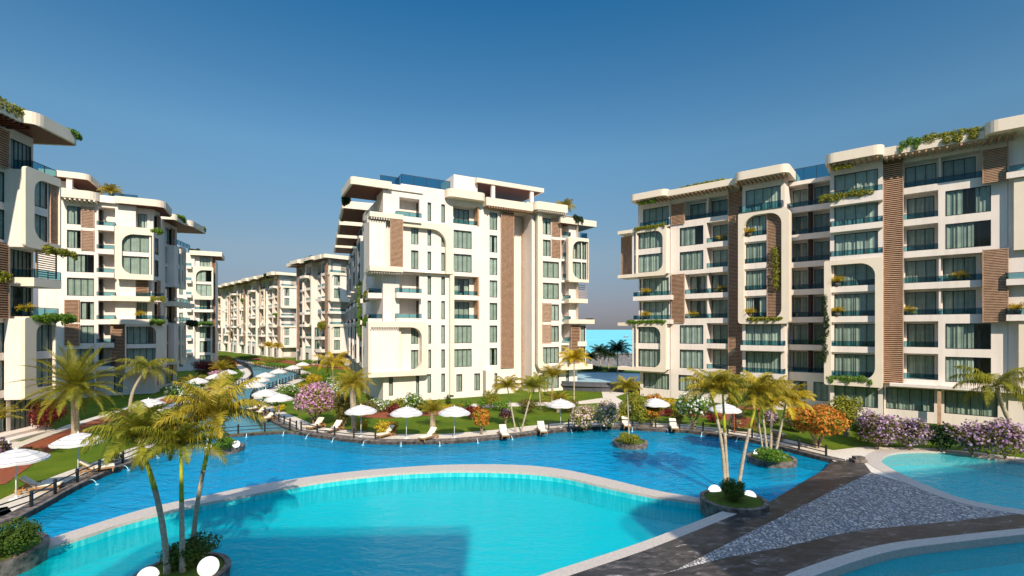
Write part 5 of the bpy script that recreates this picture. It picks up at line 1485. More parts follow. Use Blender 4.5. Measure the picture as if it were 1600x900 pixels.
ISL = [  # centre px, py, radius, top level, bottom level
    (283, 893, 1.70, -.30, -1.65, 'nearest planter island with three leaning palms, cut by the bottom edge'),
    (1146, 779, 1.68, .22, -1.6, 'planter island with two globe lamps where pool coping meets dark stone path'),
    (1205, 714, 1.60, .12, -1.6, 'planter island with a cluster of palms near the right lawn'),
    (984.5, 689, 1.42, .12, -1.6, 'small planter island with a single thin palm and one globe lamp'),
    (351, 697, 1.38, .12, -1.6, 'planter island with rounded green shrub in front of the weir')]
IC = []
for px, py, r, zt, zb, lb in ISL:
    c = px_ground(px, py, zt); IC.append(c); island(c, r, zt, zb, lb)
globe(325.5, 885.5, IC[0].y - .25, .37, 'big white globe lamp on the right of the nearest palm island')
globe(231, 902, IC[0].y - .5, .37, 'white globe lamp at the bottom edge, left side of nearest palm island')
globe(1117, 768, 27.2, .36, 'white globe lamp left of the shrub on the coping corner island')
globe(1171, 777, 26.4, .36, 'white globe lamp right of the shrub on the coping corner island')
globe(1184, 708, 35.6, .30, 'globe lamp left of the palm cluster on the right lawn island')
globe(1223, 719, 34.4, .30, 'globe lamp right of the palm cluster on the right lawn island')
globe(990, 691, 39.6, .28, 'globe lamp on the small single palm island')
globe(369, 694, 37.4, .27, 'globe lamp right of the rounded shrub by the weir')
globe(325, 697, 37.4, .25, 'globe lamp left of the rounded shrub by the weir, partly behind a palm')
def isl_shrub(i, px, pyb, w, h, sty, label, **k): return shrub('shrub', px, pyb, w, h, sty, label, zb=ISL[i][3] + .02, **k)
isl_shrub(0, 290, 886, 92, 52, 'green', 'leafy green shrub at the feet of the three nearest palms', n=3600, lf=.62)
isl_shrub(1, 1146, 784, 46, 38, 'green', 'clipped dark green shrub between two globe lamps', n=2600, lf=.6)
isl_shrub(2, 1205, 723, 52, 26, 'bright', 'low bright green shrub under the cluster of palms', n=1800, lf=.7)
isl_shrub(3, 983, 694, 44, 20, 'ygreen', 'low yellow green shrub round the single thin palm', n=1300, lf=.7)
isl_shrub(4, 349, 703, 38, 24, 'bright', 'rounded bright green shrub on the island in front of weir', n=1500, lf=.7)

def apalm(px, py, zb, Z, tpx, tpy, sc, label, seed, bend=(0, 0), r0=.10, r1=.07, shaft=.28, leaf=None, kind='areca', yaw=0, dy=0):
    b = Vector(((px - 800) * Z / F, Z, zb)); t = px_at(tpx, tpy, Z + dy)
    return palm('palm_tree', label, kind, b, t, sc, leaf, seed, r0, r1, bend, shaft, yaw=yaw)
apalm(262, 880, -.25, 18.8, 218, 690, 1.05, 'left of the three tall palms on the nearest island, leaning left', 1, bend=(.22, 0), leaf=L_PALMG, r0=.115, r1=.08, shaft=.34)
apalm(285, 880, -.25, 18.9, 283, 700, .95, 'straight middle palm of the three on the nearest island', 2, yaw=1.0, leaf=L_PALMG, r0=.10, shaft=.36)
apalm(299, 852, -.25, 20.0, 337, 655, 1.15, 'right of the three tall palms on the nearest island, leaning right', 3, bend=(-.15, 0), yaw=2.0, leaf=L_PALM, shaft=.3)
apalm(1133, 757, .28, 27.6, 1110, 612, .95, 'left palm of the corner island, leaning left with green upper trunk', 4, bend=(.18, 0), leaf=L_PALM)
apalm(1137, 757, .28, 27.7, 1129, 612, .85, 'straighter middle palm of the corner island', 5, yaw=.7, leaf=L_PALMG, shaft=.4)
apalm(1154, 757, .28, 27.5, 1186, 618, 1.0, 'right palm of the corner island, leaning right', 6, bend=(-.12, 0), yaw=2.2, leaf=L_PALM, shaft=.34)
apalm(1193, 712, .18, 35.2, 1180, 628, .9, 'slim grey palm leaning left at the back of the right lawn island', 1, yaw=3.0, leaf=L_PALMG, r0=.07, r1=.06)
apalm(1199, 710, .18, 35.0, 1190, 632, .85, 'bent palm in the middle of the right lawn island', 2, yaw=1.6, leaf=L_PALM)
apalm(1204, 709, .18, 35.0, 1206, 622, 1.0, 'straight pale palm in the middle of the right lawn island', 3, yaw=.4, leaf=L_PALM, shaft=.2)
apalm(1211, 709, .18, 34.8, 1228, 630, 1.1, 'palm leaning right over the orange tree from the right lawn island', 4, yaw=2.6, leaf=L_PALMY)
apalm(983, 684, .18, 40.5, 980, 608, .75, 'single thin palm on its own small island', 5, leaf=L_PALM, r0=.06, r1=.05, shaft=.0)

# garden palms
def gpalm(px, pyb, tpx, tpy, sc, kind, label, seed=1, **k):
    b = px_ground(px, pyb, 0); t = px_at(tpx, tpy, b.y + k.pop('dy', 0))
    return palm('palm_tree', label, kind, b, t, sc, k.pop('leaf', None), seed, **k)
gpalm(118, 684, 117, 604, 1.5, 'date', 'thick trunked date palm beside the mulch bed on the left lawn', 1, r0=.30, r1=.26, bark=DBARK, leaf=L_PALMG)
gpalm(203, 650, 228, 577, 1.0, 'coco', 'curved coconut palm in front of the second left block', 2, r0=.19, r1=.12, bend=(-.55, 0), leaf=L_PALMG)
gpalm(553, 676, 551, 601, .98, 'fan', 'bushy headed palm by the left corner of the middle block', 1, r0=.20, r1=.30, leaf=L_PALM, bark=DBARK)
gpalm(521, 612, 520, 566, 1.0, 'coco', 'coconut palm standing before the canal side of the middle block', 3, r0=.12, r1=.1, leaf=L_PALMY)
gpalm(676, 668, 676, 645, .93, 'bush', 'short bushy palm between two parasols on the middle lawn', 1, r0=.3, r1=.2, leaf=L_PALM, bark=DBARK)
gpalm(806, 675, 793, 606, .85, 'areca', 'left palm of the crossing pair on the middle lawn', 6, r0=.08, r1=.06, shaft=.25, leaf=L_PALM, yaw=.6)
gpalm(814, 675, 832, 607, .82, 'areca', 'right palm of the crossing pair on the middle lawn', 2, r0=.08, r1=.06, shaft=.25, leaf=L_PALMG)
gpalm(862, 637, 864, 590, 1.12, 'bush', 'full golden palm near the framed corner of the middle block', 2, r0=.14, r1=.12, leaf=L_PALM)
gpalm(845, 640, 842, 600, .9, 'areca', 'smaller golden palm left of the full golden one', 3, r0=.10, r1=.08, leaf=L_PALMG)
gpalm(897, 630, 897, 563, 1.22, 'areca', 'tall slender palm before the right end of the middle block', 4, r0=.09, r1=.06, leaf=L_PALMY)
gpalm(872, 644, 872, 634, 1.15, 'bush', 'low spreading golden palm behind the white parasol', 3, r0=.2, r1=.2, leaf=L_PALM)
gpalm(1598, 690, 1557, 603, 1.12, 'coco', 'leaning coconut palm at the right edge before the right block', 4, r0=.20, r1=.13, bend=(-.3, 0), leaf=L_PALMG)
gpalm(-28, 735, -18, 662, 1.0, 'bush', 'palm cut by the left picture edge, a few fronds showing', 3, r0=.2, r1=.2, leaf=L_PALM)
gpalm(419, 561, 419, 541, 1.15, 'areca', 'left one of two small yellow palms before the farthest block', 5, r0=.12, r1=.1, leaf=L_PALMY)
gpalm(432, 562, 434, 542, 1.1, 'areca', 'right one of two small yellow palms before the farthest block', 6, r0=.12, r1=.1, leaf=L_PALMY)
gpalm(347, 596, 347, 578, 1.3, 'bush', 'bushy palm in the left bank garden by the canal bend', 1, r0=.2, r1=.2, leaf=L_PALM)
gpalm(300, 618, 300, 603, 1.05, 'bush', 'low palm between white flowering tree and left bank parasols', 2, r0=.2, r1=.2, leaf=L_PALM)
gpalm(325, 612, 322, 600, .85, 'bush', 'low palm behind the left bank parasol row', 3, r0=.2, r1=.2, leaf=L_PALMG)
gpalm(965, 596, 965, 549, 1.45, 'areca', 'dark palm standing against the sea beside the raised pool', 1, r0=.12, r1=.09, leaf=L_PALMD)
gpalm(938, 578, 938, 552, 1.5, 'areca', 'dark palm left of two by the sea wall', 2, r0=.12, r1=.09, leaf=L_PALMD)
gpalm(951, 578, 951, 557, 1.4, 'areca', 'shorter dark palm between two others by the sea wall', 3, r0=.12, r1=.09, leaf=L_PALMD)
gpalm(924, 578, 924, 560, 1.1, 'areca', 'smallest dark palm by the corner of the middle block at sea wall', 5, r0=.12, r1=.09, leaf=L_PALMD)
for p, h, lb in ROOFPALMS:
    palm('palm_tree', lb, 'areca', p, (p.x, p.y, p.z + h * .45), h / 4.0 * 1.05, L_PALM, 4, .1, .08, group='small palms on the roofs')

# ---- shrubs and small trees
SH = [
 ('bougainvillea', 493, 666, 76, 70, 'pink', 'pink flowering tree on the lawn where pool walk curves into the canal'),
 ('flowering_shrub', 520, 640, 52, 52, 'white', 'white flowered bush behind the pink flowering tree'),
 ('shrub', 537, 668, 42, 64, 'olive', 'dull gold bush between pink tree and the bushy headed palm'),
 ('flowering_shrub', 590, 644, 48, 22, 'white', 'low white flowered bush under left corner of the middle block'),
 ('shrub', 616, 652, 28, 24, 'red', 'red leaved bush behind the second parasol on middle lawn'),
 ('shrub', 622, 643, 24, 24, 'ygreen', 'yellow green bush at the wall of the middle block, left part'),
 ('flowering_shrub', 645, 648, 40, 44, 'white', 'tall white flowered bush left of the short bushy palm'),
 ('shrub', 596, 682, 26, 27, 'yellow', 'round yellow bush by the lounger with lowered back'),
 ('shrub', 612, 678, 22, 22, 'orangebush', 'orange tinged bush just behind the round yellow bush'),
 ('shrub', 566, 672, 20, 18, 'yellow', 'small yellow bush under the first middle lawn parasol'),
 ('shrub', 700, 640, 12, 26, 'green', 'narrow upright shrub at the beige pilaster'),
 ('shrub', 727, 639, 30, 18, 'bright', 'bright green low bush under the pair of slim ground windows'),
 ('shrub', 753, 638, 24, 18, 'bright', 'bright green low bush left of the entrance steps'),
 ('shrub', 767, 638, 30, 30, 'ygreen', 'yellow green bush nearest the entrance steps'),
 ('shrub', 738, 656, 34, 26, 'red', 'dark red bush behind the orange tree with white stem'),
 ('small_tree', 753, 679, 34, 44, 'orange', 'small orange leaved tree with white stem on the middle lawn'),
 ('small_tree', 790, 663, 24, 26, 'plum', 'tiny purple tree on bare stem beside the crossing palms'),
 ('shrub', 824, 646, 36, 26, 'olive', 'olive bush at the steps below the ladder of slats'),
 ('flowering_shrub', 912, 672, 50, 46, 'mauve', 'left half of the big cream and mauve bush behind the double lounger'),
 ('flowering_shrub', 948, 671, 48, 48, 'mauve', 'right half of the big cream and mauve bush behind the double lounger'),
 ('shrub', 1000, 668, 40, 60, 'ygreen', 'tall yellow green bush behind the single thin palm island'),
 ('small_tree', 1018, 667, 34, 36, 'orange', 'small orange leaved tree under the parasol near right block'),
 ('hedge', 1020, 634, 34, 20, 'orangebush', 'orange tinted hedge at the corner of the right block'),
 ('hedge', 1045, 636, 36, 16, 'yellow', 'yellow hedge below the end bay window of the right block'),
 ('shrub', 1046, 651, 24, 16, 'red', 'low dark red bush left of the white flowering tree'),
 ('flowering_tree', 1083, 672, 60, 62, 'whitetree', 'white flowering tree with stout trunk on the right lawn'),
 ('shrub', 1115, 660, 32, 14, 'red', 'low red bush right of the white flowering tree'),
 ('flowering_shrub', 1151, 672, 28, 28, 'mauve', 'cream flowered bush beside the wooden swing seat'),
 ('shrub', 1150, 640, 46, 28, 'ygreen', 'yellow green bush behind the swing seat at the right block'),
 ('flowering_shrub', 1203, 668, 30, 30, 'lilac', 'purple flowered bush behind the palm cluster island'),
 ('flowering_shrub', 1236, 672, 34, 34, 'mauve', 'pale pink flowered bush between palm cluster and orange tree'),
 ('tree', 1277, 700, 94, 74, 'orange', 'large orange leaved tree beside the pale paving'),
 ('tree', 1322, 682, 54, 70, 'lightree', 'airy yellow green tree behind the large orange tree'),
 ('flowering_shrub', 1372, 702, 66, 66, 'lilac', 'tall left part of the lilac flowered bank above right pool'),
 ('flowering_shrub', 1422, 703, 60, 54, 'lilac', 'lower middle part of the lilac flowered bank above right pool'),
 ('shrub', 1472, 706, 52, 50, 'dark', 'round dark green bush between two lilac flowered banks'),
 ('flowering_shrub', 1518, 712, 62, 58, 'lilac', 'lilac flowered bush right of the round dark green bush'),
 ('flowering_shrub', 1570, 718, 76, 66, 'lilac', 'lilac flowered bush at the right picture edge'),
 ('small_tree', 72, 676, 52, 62, 'red', 'dark red tree behind the date palm on the left'),
 ('flowering_tree', 286, 640, 64, 46, 'whitetree', 'white flowering tree with forked trunk on left canal bank'),
 ('hedge', 309, 622, 38, 20, 'red', 'dark red hedge behind the first left bank parasol'),
 ('shrub', 322, 590, 48, 30, 'red', 'dark red bush at the foot of third left block'),
 ('shrub', 356, 582, 28, 26, 'orangebush', 'orange and yellow bush at the foot of third left block'),
 ('flowering_shrub', 338, 592, 24, 14, 'pink', 'pink flowers behind the farthest left bank parasol'),
 ('hedge', 352, 604, 34, 16, 'bright', 'bright hedge behind the middle left bank parasol'),
 ('hedge', 372, 594, 20, 18, 'bright', 'bright hedge at the inner curve of left canal walk'),
 ('shrub', 262, 656, 34, 20, 'bright', 'bright low bush at the foot of the forked white tree'),
 ('shrub', 38, 716, 44, 20, 'olive', 'thin grey green bush in the mulch bed, left foreground'),
 ('flowering_shrub', 3, 722, 26, 40, 'lilac', 'purple flowers at the left picture edge behind the parasol'),
 ('shrub', 176, 722, 24, 16, 'olive', 'small olive bush behind the second left lounger'),
 ('hedge', 425, 634, 40, 24, 'white', 'white flecked hedge along right canal walk, nearest the parasols'),
 ('hedge', 452, 620, 36, 22, 'white', 'white flecked hedge along right canal walk, middle stretch'),
 ('shrub', 472, 614, 22, 18, 'yellow', 'yellow bush at the far end of the white flecked hedge'),
 ('shrub', 490, 604, 30, 22, 'yellow', 'yellow bush by the farthest right bank parasol'),
 ('shrub', 508, 598, 28, 18, 'bright', 'bright bush in front of the coconut palm by the canal'),
 ('shrub', 480, 596, 30, 16, 'green', 'green bush left of the coconut palm by the canal'),
 ('shrub', 436, 644, 22, 14, 'yellow', 'small yellow bush beside right bank loungers'),
 ('hedge', 925, 582, 50, 12, 'dark', 'dark hedge on far rim of the raised pool, left part'),
 ('hedge', 960, 583, 34, 10, 'dark', 'dark hedge on far rim of the raised pool, right part'),
 ('shrub', 575, 648, 30, 26, 'olive', 'olive bush at the left corner of the middle block'),
 ('shrub', 662, 648, 26, 24, 'green', 'green bush between white flowered bush and the short bushy palm'),
 ('shrub', 700, 648, 26, 20, 'yellow', 'yellow low bush right of the short bushy palm'),
 ('shrub', 715, 643, 22, 16, 'ygreen', 'yellow green low bush just right of the beige pilaster'),
 ('shrub', 783, 642, 30, 18, 'bright', 'bright low bush right of the entrance steps'),
 ('shrub', 890, 645, 30, 24, 'olive', 'olive bush at the foot of the tall slender palm'),
 ('shrub', 975, 664, 30, 40, 'ygreen', 'yellow green bush right beside the cream and mauve bush'),
 ('shrub', 1060, 660, 30, 26, 'ygreen', 'yellow green bush left of the white flowering tree'),
 ('shrub', 1110, 648, 40, 22, 'olive', 'olive bush under the ground floor windows behind white tree'),
 ('shrub', 1180, 650, 36, 30, 'bright', 'bright bush behind the swing seat roof'),
 ('shrub', 1250, 676, 34, 40, 'green', 'dark leafy bush just left of the large orange tree'),
 ('shrub', 1345, 690, 36, 40, 'green', 'green bush between the airy tree and lilac bank'),
 ('flowering_shrub', 470, 640, 30, 20, 'white', 'low white flowers left of the pink flowering tree'),
 ('shrub', 538, 655, 30, 40, 'olive', 'brownish bush behind the bushy headed palm'),
 ('shrub', 505, 618, 34, 24, 'bright', 'bright bush behind the white flowered bush'),
 ('hedge', 560, 646, 30, 22, 'ygreen', 'yellow green hedge behind the bushy headed palm'),
 ('hedge', 355, 568, 34, 10, 'dark', 'dark low hedge by the bridge end of the canal bend'),
 ('shrub', 990, 640, 36, 30, 'ygreen', 'yellow green bush by the garden path at the right block'),
]
for nm, px, pyb, wpx, hpx, sty, lb in SH: shrub(nm, px, pyb, wpx, hpx, sty, lb)
hr = [(345,562,40,8,'ygreen'),(385,563,46,9,'bright'),(430,566,48,9,'ygreen'),(478,570,50,10,'bright'),(520,575,46,12,'ygreen'),(430,575,44,9,'bright'),(470,578,30,8,'yellow'),(405,571,26,7,'yellow')]
hl = ['hedge run nearest the third left block','hedge run below the farthest block, left stretch','hedge run under the two small yellow palms','hedge run below the gap between far blocks','hedge run below the near end of far block','front row green hedge by the canal bend','yellow end of the front row hedge by canal bend','short yellow hedge at the tip of canal bend']
for (px, pyb, wp, hp, st), lb in zip(hr, hl): shrub('hedge', px, pyb, wp, hp, st, lb, group='hedges below the far blocks', depth=.35)

# bottom left bed with its shrubs
bc = px_ground(2, 858, .1)
island(Vector((bc.x - .5, bc.y - .25, 0)), 2.0, .10, -1.6, 'dark stone planting bed in the bottom left corner of the pools')
shrub('shrub', 24, 868, 66, 60, 'green', 'dense green shrub in the bottom left stone bed', zb=.12, n=3600, lf=.6)
shrub('shrub', -14, 874, 50, 54, 'green', 'second green shrub cut by the left edge in the stone bed', zb=.12, n=2200, lf=.6)

# ---- plants on balconies, ledges and facades
def tuft(seed):
    r = random.Random(seed); mb = MB()
    for i in range(46):
        frond(mb, (0, 0, .15), i * 2.4 + r.uniform(-.3, .3), r.uniform(.5, 1.5), r.uniform(.75, 1.25), r.uniform(1.2, 2.2), 5, .30, .05, r, vee=.2, hang=.6)
    return mb.mesh('leaves', L_PALMY)
TUFTS = [tuft(i) for i in range(3)]
pm = MB(); pm.lathe([(.001, 0), (.2, 0), (.28, .38), (.24, .38), (.22, .3), (.001, .3)], 14); POTM = pm.mesh('pot', POT, True)
for i, (p, s, lb) in enumerate(PLANTSPOTS):
    o = empty('potted_plant', p, i * 1.3); tag(o, lb, 'potted plant', 'yellow potted plants on the balconies')
    c = link('leaves', TUFTS[i % 3], o, (0, 0, .3)); c.scale = (s * .85,) * 3; link('pot', POTM, o)
def hang(p0, p1, h, label, i):
    d = p1 - p0; L = d.length; m = Vector(((p0.x + p1.x) / 2, (p0.y + p1.y) / 2, (p0.z + p1.z) / 2))
    yaw = math.atan2(d.y, d.x); r = random.Random(i + 3)
    o = empty('hanging_plant', m, yaw); tag(o, label, 'trailing plant', 'trailing plants on roofs and ledges')
    k = max(3, int(L / (h * .7))); bl = []
    for j in range(k):
        u = -L / 2 + L * (j + .5) / k
        bl.append((u, r.uniform(-.12, .12) * h, r.uniform(-.02, .14) * h, L / k * .72, .36 * h, h * r.uniform(.3, .52)))
        if r.random() < .5: bl.append((u + r.uniform(-.2, .2), -.25 * h, -.35 * h, L / k * .35, .15 * h, h * .3))
    h *= 1.2; n = int(min(4200, max(500, 60 * L * h / (.16 ** 2) * .26)))
    sz = .2 if m.y > 55 else .16
    st = L_DARK if 'dark' in label else (L_YGREEN if 'yellow' in label else L_BRIGHT)
    a = MB(); leaf_cloud(a, bl, n, sz, i + 20); a.build('foliage', st if i % 2 or st is not L_BRIGHT else L_YGREEN, o)
    b = MB(); b.bar((-L / 2, 0, -.02), (L / 2, 0, -.02), .04); b.build('stem', BARK, o)
for i, (a, b, h, lb) in enumerate(HANGSPOTS): hang(a, b, h, lb, i)
for i, (p, z0, z1, w_, lb) in enumerate(VINES):
    o = empty('climbing_vine', (p.x, p.y, z0)); tag(o, lb, 'vine')
    r = random.Random(i); H_ = z1 - z0; k = int(H_ / .7); bl = [(r.uniform(-.1, .1), r.uniform(-.1, .1), H_ * (j + .5) / k, w_ * r.uniform(.6, 1.05), w_ * .5, H_ / k * .7) for j in range(k)]
    a = MB(); leaf_cloud(a, bl, int(170 * H_), .2, 70 + i); a.build('foliage', L_DARK if 'dark' in lb else L_YGREEN if 'yellow' in lb else L_BRIGHT, o)
    b = MB(); b.tube([(0, 0, 0), (.05, 0, H_ * .5), (0, 0, H_)], .03, 5); b.build('stem', BARK, o)
# ================================================================== GARDEN FURNITURE
CANV = mat('parasol_canvas', (.60, .57, .53), .85, .15, var=.03, vscale=5)
STRIPE = mat('parasol_stripe', (.26, .24, .29), .85, .15)
def make_parasol():
    root = empty('parasol')
    R, zt, zr = 1.32, 2.62, 2.12
    N = 32; c = MB(); prof = []
    rings = [0.02, .18, .33, .36, .52, .66, .69, .83, .93, .96, 1.0]
    stripe = [0, 0, 1, 0, 0, 1, 0, 0, 1, 0]
    V = []
    for q in rings:
        row = []
        for k in range(N):
            a = 2 * PI * k / N; rib = abs(math.cos(a * 4)) ** 3
            z = zr + (zt - zr) * (1 - q ** 1.7) - .05 * q * (1 - rib)
            rr = R * q * (1 - .018 * (1 - rib) * q)
            row.append((rr * math.cos(a), rr * math.sin(a), z))
        V.append(row)
    val = [(x * 1.005, y * 1.005, z - .10) for x, y, z in V[-1]]
    for i in range(len(rings) - 1):
        for k in range(N):
            c.quad(V[i][k], V[i+1][k], V[i+1][(k+1) % N], V[i][(k+1) % N], stripe[i])
    for k in range(N): c.quad(V[-1][k], val[k], val[(k+1) % N], V[-1][(k+1) % N], 0)
    c.build('canopy', [CANV, STRIPE], root, False)
    p = MB(); p.tube([(0, 0, .03), (0, 0, 1.2), (0, 0, zt + .03)], .03, 10); p.lathe([(.05, 1.15), (.05, 1.3)], 10); p.build('pole', POLE, root, True)
    f = MB(); f.lathe([(.045, zt - .02), (.04, zt + .06), (.001, zt + .12)], 12); f.build('finial', POLE, root, True)
    b = MB(); b.lathe([(.001, 0), (.27, 0), (.27, .05), (.07, .08), (.05, .2), (.03, .2)], 18); b.build('base', POLE, root)
    for k in range(8):
        a = 2 * PI * k / 8
        r = MB(); r.bar((.05 * math.cos(a), .05 * math.sin(a), zt - .06), (R * .97 * math.cos(a), R * .97 * math.sin(a), zr - .03), .009); r.build('rib', POLE, root)
    return root
def make_lounger():
    """head end at -x, foot at +x, top at .36"""
    root = empty('sun_lounger'); L, W = 1.95, .66
    f = MB()
    for y in (-W/2, W/2 - .05): f.box(-L/2, L/2, y, y + .05, .22, .30)
    for x in (-L/2, L/2 - .05, -.25): f.box(x, x + .05, -W/2 + .05, W/2 - .05, .225, .295)
    for i in range(9):
        x = -.18 + i * .125; f.box(x, x + .085, -W/2 + .052, W/2 - .052, .30, .318)
    f.build('frame', TEAK, root)
    for x, y in ((L/2 - .14, -W/2), (L/2 - .14, W/2 - .05), (-.38, -W/2), (-.38, W/2 - .05)):
        l = MB(); l.box(x, x + .07, y, y + .05, 0, .22); l.build('leg', TEAK, root)
    for y in (-W/2 - .055, W/2 + .005):
        w = MB(); pr = [(.001, -.025), (.13, -.025), (.13, .025), (.001, .025)]; w.lathe(pr, 18); 
        m = w.mesh('wheel', TEAK); o = link('wheel', m, root, (-L/2 + .16, y + .025, .13)); o.rotation_euler = (PI/2, 0, 0)
    a = R_(43); bl = .80; x0 = -.22
    ex, ez = x0 - bl * math.cos(a), .31 + bl * math.sin(a)
    b = MB(); 
    for y in (-W/2 + .04, W/2 - .08): b.bar((x0, y + .02, .31), (ex, y + .02, ez), .02)
    for i in range(6):
        t = (i + .5) / 6; b.bar((x0 + (ex - x0) * t, -W/2 + .06, .31 + (ez - .31) * t), (x0 + (ex - x0) * t, W/2 - .06, .31 + (ez - .31) * t), .012)
    b.bar((ex + .25, -W/2 + .1, ez - .24), (ex + .12, -W/2 + .1, .26), .018); b.bar((ex + .25, W/2 - .1, ez - .24), (ex + .12, W/2 - .1, .26), .018)
    b.build('backrest', TEAK, root)
    nx, nz = math.sin(a), math.cos(a)
    def pad(p, q, t, name):
        m = MB(); (xa, za), (xb, zb) = p, q; d = Vector((xb - xa, zb - za)).normalized(); n = Vector((-d.y, d.x)); n = n if n.y > 0 else -n
        w2 = W/2 - .03; e = .035
        def ring(y, k, ins): 
            return [(xa + d.x * ins + n.x * k, y, za + d.y * ins + n.y * k), (xb - d.x * ins + n.x * k, y, zb - d.y * ins + n.y * k)]
        lo = ring(-w2, 0, 0) + ring(w2, 0, 0)[::-1]; mid_ = ring(-w2 - .008, t * .55, -.008) + ring(w2 + .008, t * .55, -.008)[::-1]; hi = ring(-w2 + e, t, e) + ring(w2 - e, t, e)[::-1]
        bb = len(m.v); m.v.extend(lo + mid_ + hi)
        for s0 in (0, 4):
            for i in range(4): j = (i + 1) % 4; m.f.append((bb+s0+i, bb+s0+j, bb+s0+4+j, bb+s0+4+i)); m.m.append(0)
        m.f.append((bb+8, bb+9, bb+10, bb+11)); m.m.append(0); m.f.append((bb+3, bb+2, bb+1, bb)); m.m.append(0)
        m.build(name, CUSH, root)
    pad((x0 - .0, .322), (L/2 - .02, .322), .085, 'seat_cushion')
    pad((ex + nx * .03, ez + nz * .03), (x0 + nx * .03 + .02, .31 + nz * .03 + .01), .085, 'back_cushion')
    for y in (-W/2 - .035, W/2 + .0):
        r = MB(); r.box(-.52, -.02, y, y + .035, .50, .53); r.box(-.10, -.06, y, y + .035, .22, .50); r.build('armrest', TEAK, root)
    return root
PAR = make_parasol(); LNG = make_lounger()
PARS = [(25, 780, 'large white striped parasol cut by the left edge over first lounger'), (122, 744, 'white striped parasol over the second lounger of the left bank'),
 (232, 668, 'parasol at the foot of the curved coconut palm'),
 (309, 622, 'nearest of three parasols before the red hedge on the left canal bank'), (337, 613, 'middle one of three parasols before the red hedge on left canal bank'), (357, 604, 'farthest of three parasols on left canal bank beside the inner curve'),
 (436, 657, 'right canal bank parasol nearest the pink flowering tree'), (415, 647, 'right bank parasol just behind the one nearest the pink tree'), (397, 630, 'right bank parasol at the narrowest water edge'),
 (405, 619, 'fourth right bank parasol along the canal'), (415, 610, 'fifth right bank parasol along the canal'), (435, 602, 'sixth right bank parasol at the wide canal bend'), (458, 594, 'pale parasol at the outer side of the canal bend'), (473, 587, 'farthest right bank parasol beyond the canal bend'),
 (564, 682, 'parasol left of the yellow bush on the middle lawn'), (635, 686, 'parasol left of the short bushy palm'), (710, 685, 'parasol between short bushy palm and small orange tree'), (876, 669, 'parasol left of the big cream and mauve bush'),
 (1024, 667, 'parasol before the small orange tree near right block'), (1133, 679, 'parasol between the white flowering tree and swing seat')]
for i, (px, py, lb) in enumerate(PARS):
    o = PAR if i == 0 else copy_tree(PAR)
    o.location = px_ground(px, py, .02); o.rotation_euler = (0, 0, i * .83)
    tag(o, lb, 'parasol', 'white striped parasols by the water')
    if px in (25, 122): o.scale = (1.03, 1.03, 1.03)
LNGS = [((32, 771), (92, 764), 'first lounger on the left bank, under the large cut parasol'), ((124, 742), (173, 735), 'second lounger on the left bank beyond the first parasol'),
 ((406, 640), (392, 643), 'farthest of the lounger row on right canal bank'), ((413, 647), (396, 650), 'middle of the lounger row on right canal bank'), ((428, 655), (409, 659), 'lounger beside the white pole nearest the pink tree'),
 ((506, 666), (481, 673), 'lounger at the trunk of the pink flowering tree'), ((533, 671), (511, 678), 'lounger between pink tree and first middle parasol'), ((614, 680), (590, 686), 'lounger in front of the round yellow bush'),
 ((682, 683), (656, 691), 'lounger angled before the short bushy palm'), ((784, 678), (791, 687), 'lounger facing the water below the tiny purple tree'), ((843, 672), (851, 681), 'lounger at the left end of the right fence'),
 ((902, 664), (913, 672), 'left one of the double lounger by the mauve bush'), ((908, 662.5), (920, 670), 'right one of the double lounger by the mauve bush'), ((974, 663), (982, 672), 'lounger behind the single thin palm'),
 ((1049, 667), (1056, 676), 'lounger left of the white flowering tree'), ((1213, 690), (1220, 684), 'lounger seen from its back behind the palm cluster')]
for i, (h, f_, lb) in enumerate(LNGS):
    o = LNG if i == 0 else copy_tree(LNG)
    a = px_ground(*h, .02); b = px_ground(*f_, .02); m = (a + b) / 2
    o.location = (m.x, m.y, .02); o.rotation_euler = (0, 0, math.atan2(b.y - a.y, b.x - a.x))
    tag(o, lb, 'sun lounger', 'teak sun loungers with cream cushions')

# ---- low fences along the stone edges
def fence(line, z, label, step=2.1, h=.78, off=.3, side=1):
    pts = resample(offset_line(line, side * off), step)
    root = empty('pool_fence', (pts[0][0], pts[0][1], z)); tag(root, label, 'fence', 'low dark fences along the water')
    ox, oy = pts[0]
    mb = MB()
    pm_ = None
    for i, (x, y) in enumerate(pts):
        if pm_ is None:
            q = MB(); q.box(-.055, .055, -.055, .055, 0, h); q.box(-.065, .065, -.065, .065, h, h + .03); pm_ = q.mesh('post', METAL)
        link('post', pm_, root, (x - ox, y - oy, 0))
    for hh in (.30, .62):
        r = MB()
        for a, b in zip(pts[:-1], pts[1:]): r.bar((a[0] - ox, a[1] - oy, hh), (b[0] - ox, b[1] - oy, hh), .028)
        r.build('rail', METAL, root)
def sub(line, xa, xb):
    return [p for p in line if xa <= 800 + F * p[0] / p[1] <= xb]
fence(fe_l, .08, 'dark fence along the left bank walk with two loungers')
fence(fw, -.02, 'dark fence on top of the weir across the canal mouth', off=.28)
fence(sub(frr, 462, 609), .08, 'dark fence curving from the weir past the first middle loungers')
fence(sub(frr, 853, 1316), .08, 'long dark fence from mid lawn to the pale paving')
fence(cl[6:], .08, 'dark fence along the left canal bank', step=1.7)
fence(cr[1:], .08, 'dark fence along the right canal bank past the parasol row', step=1.7, side=-1)

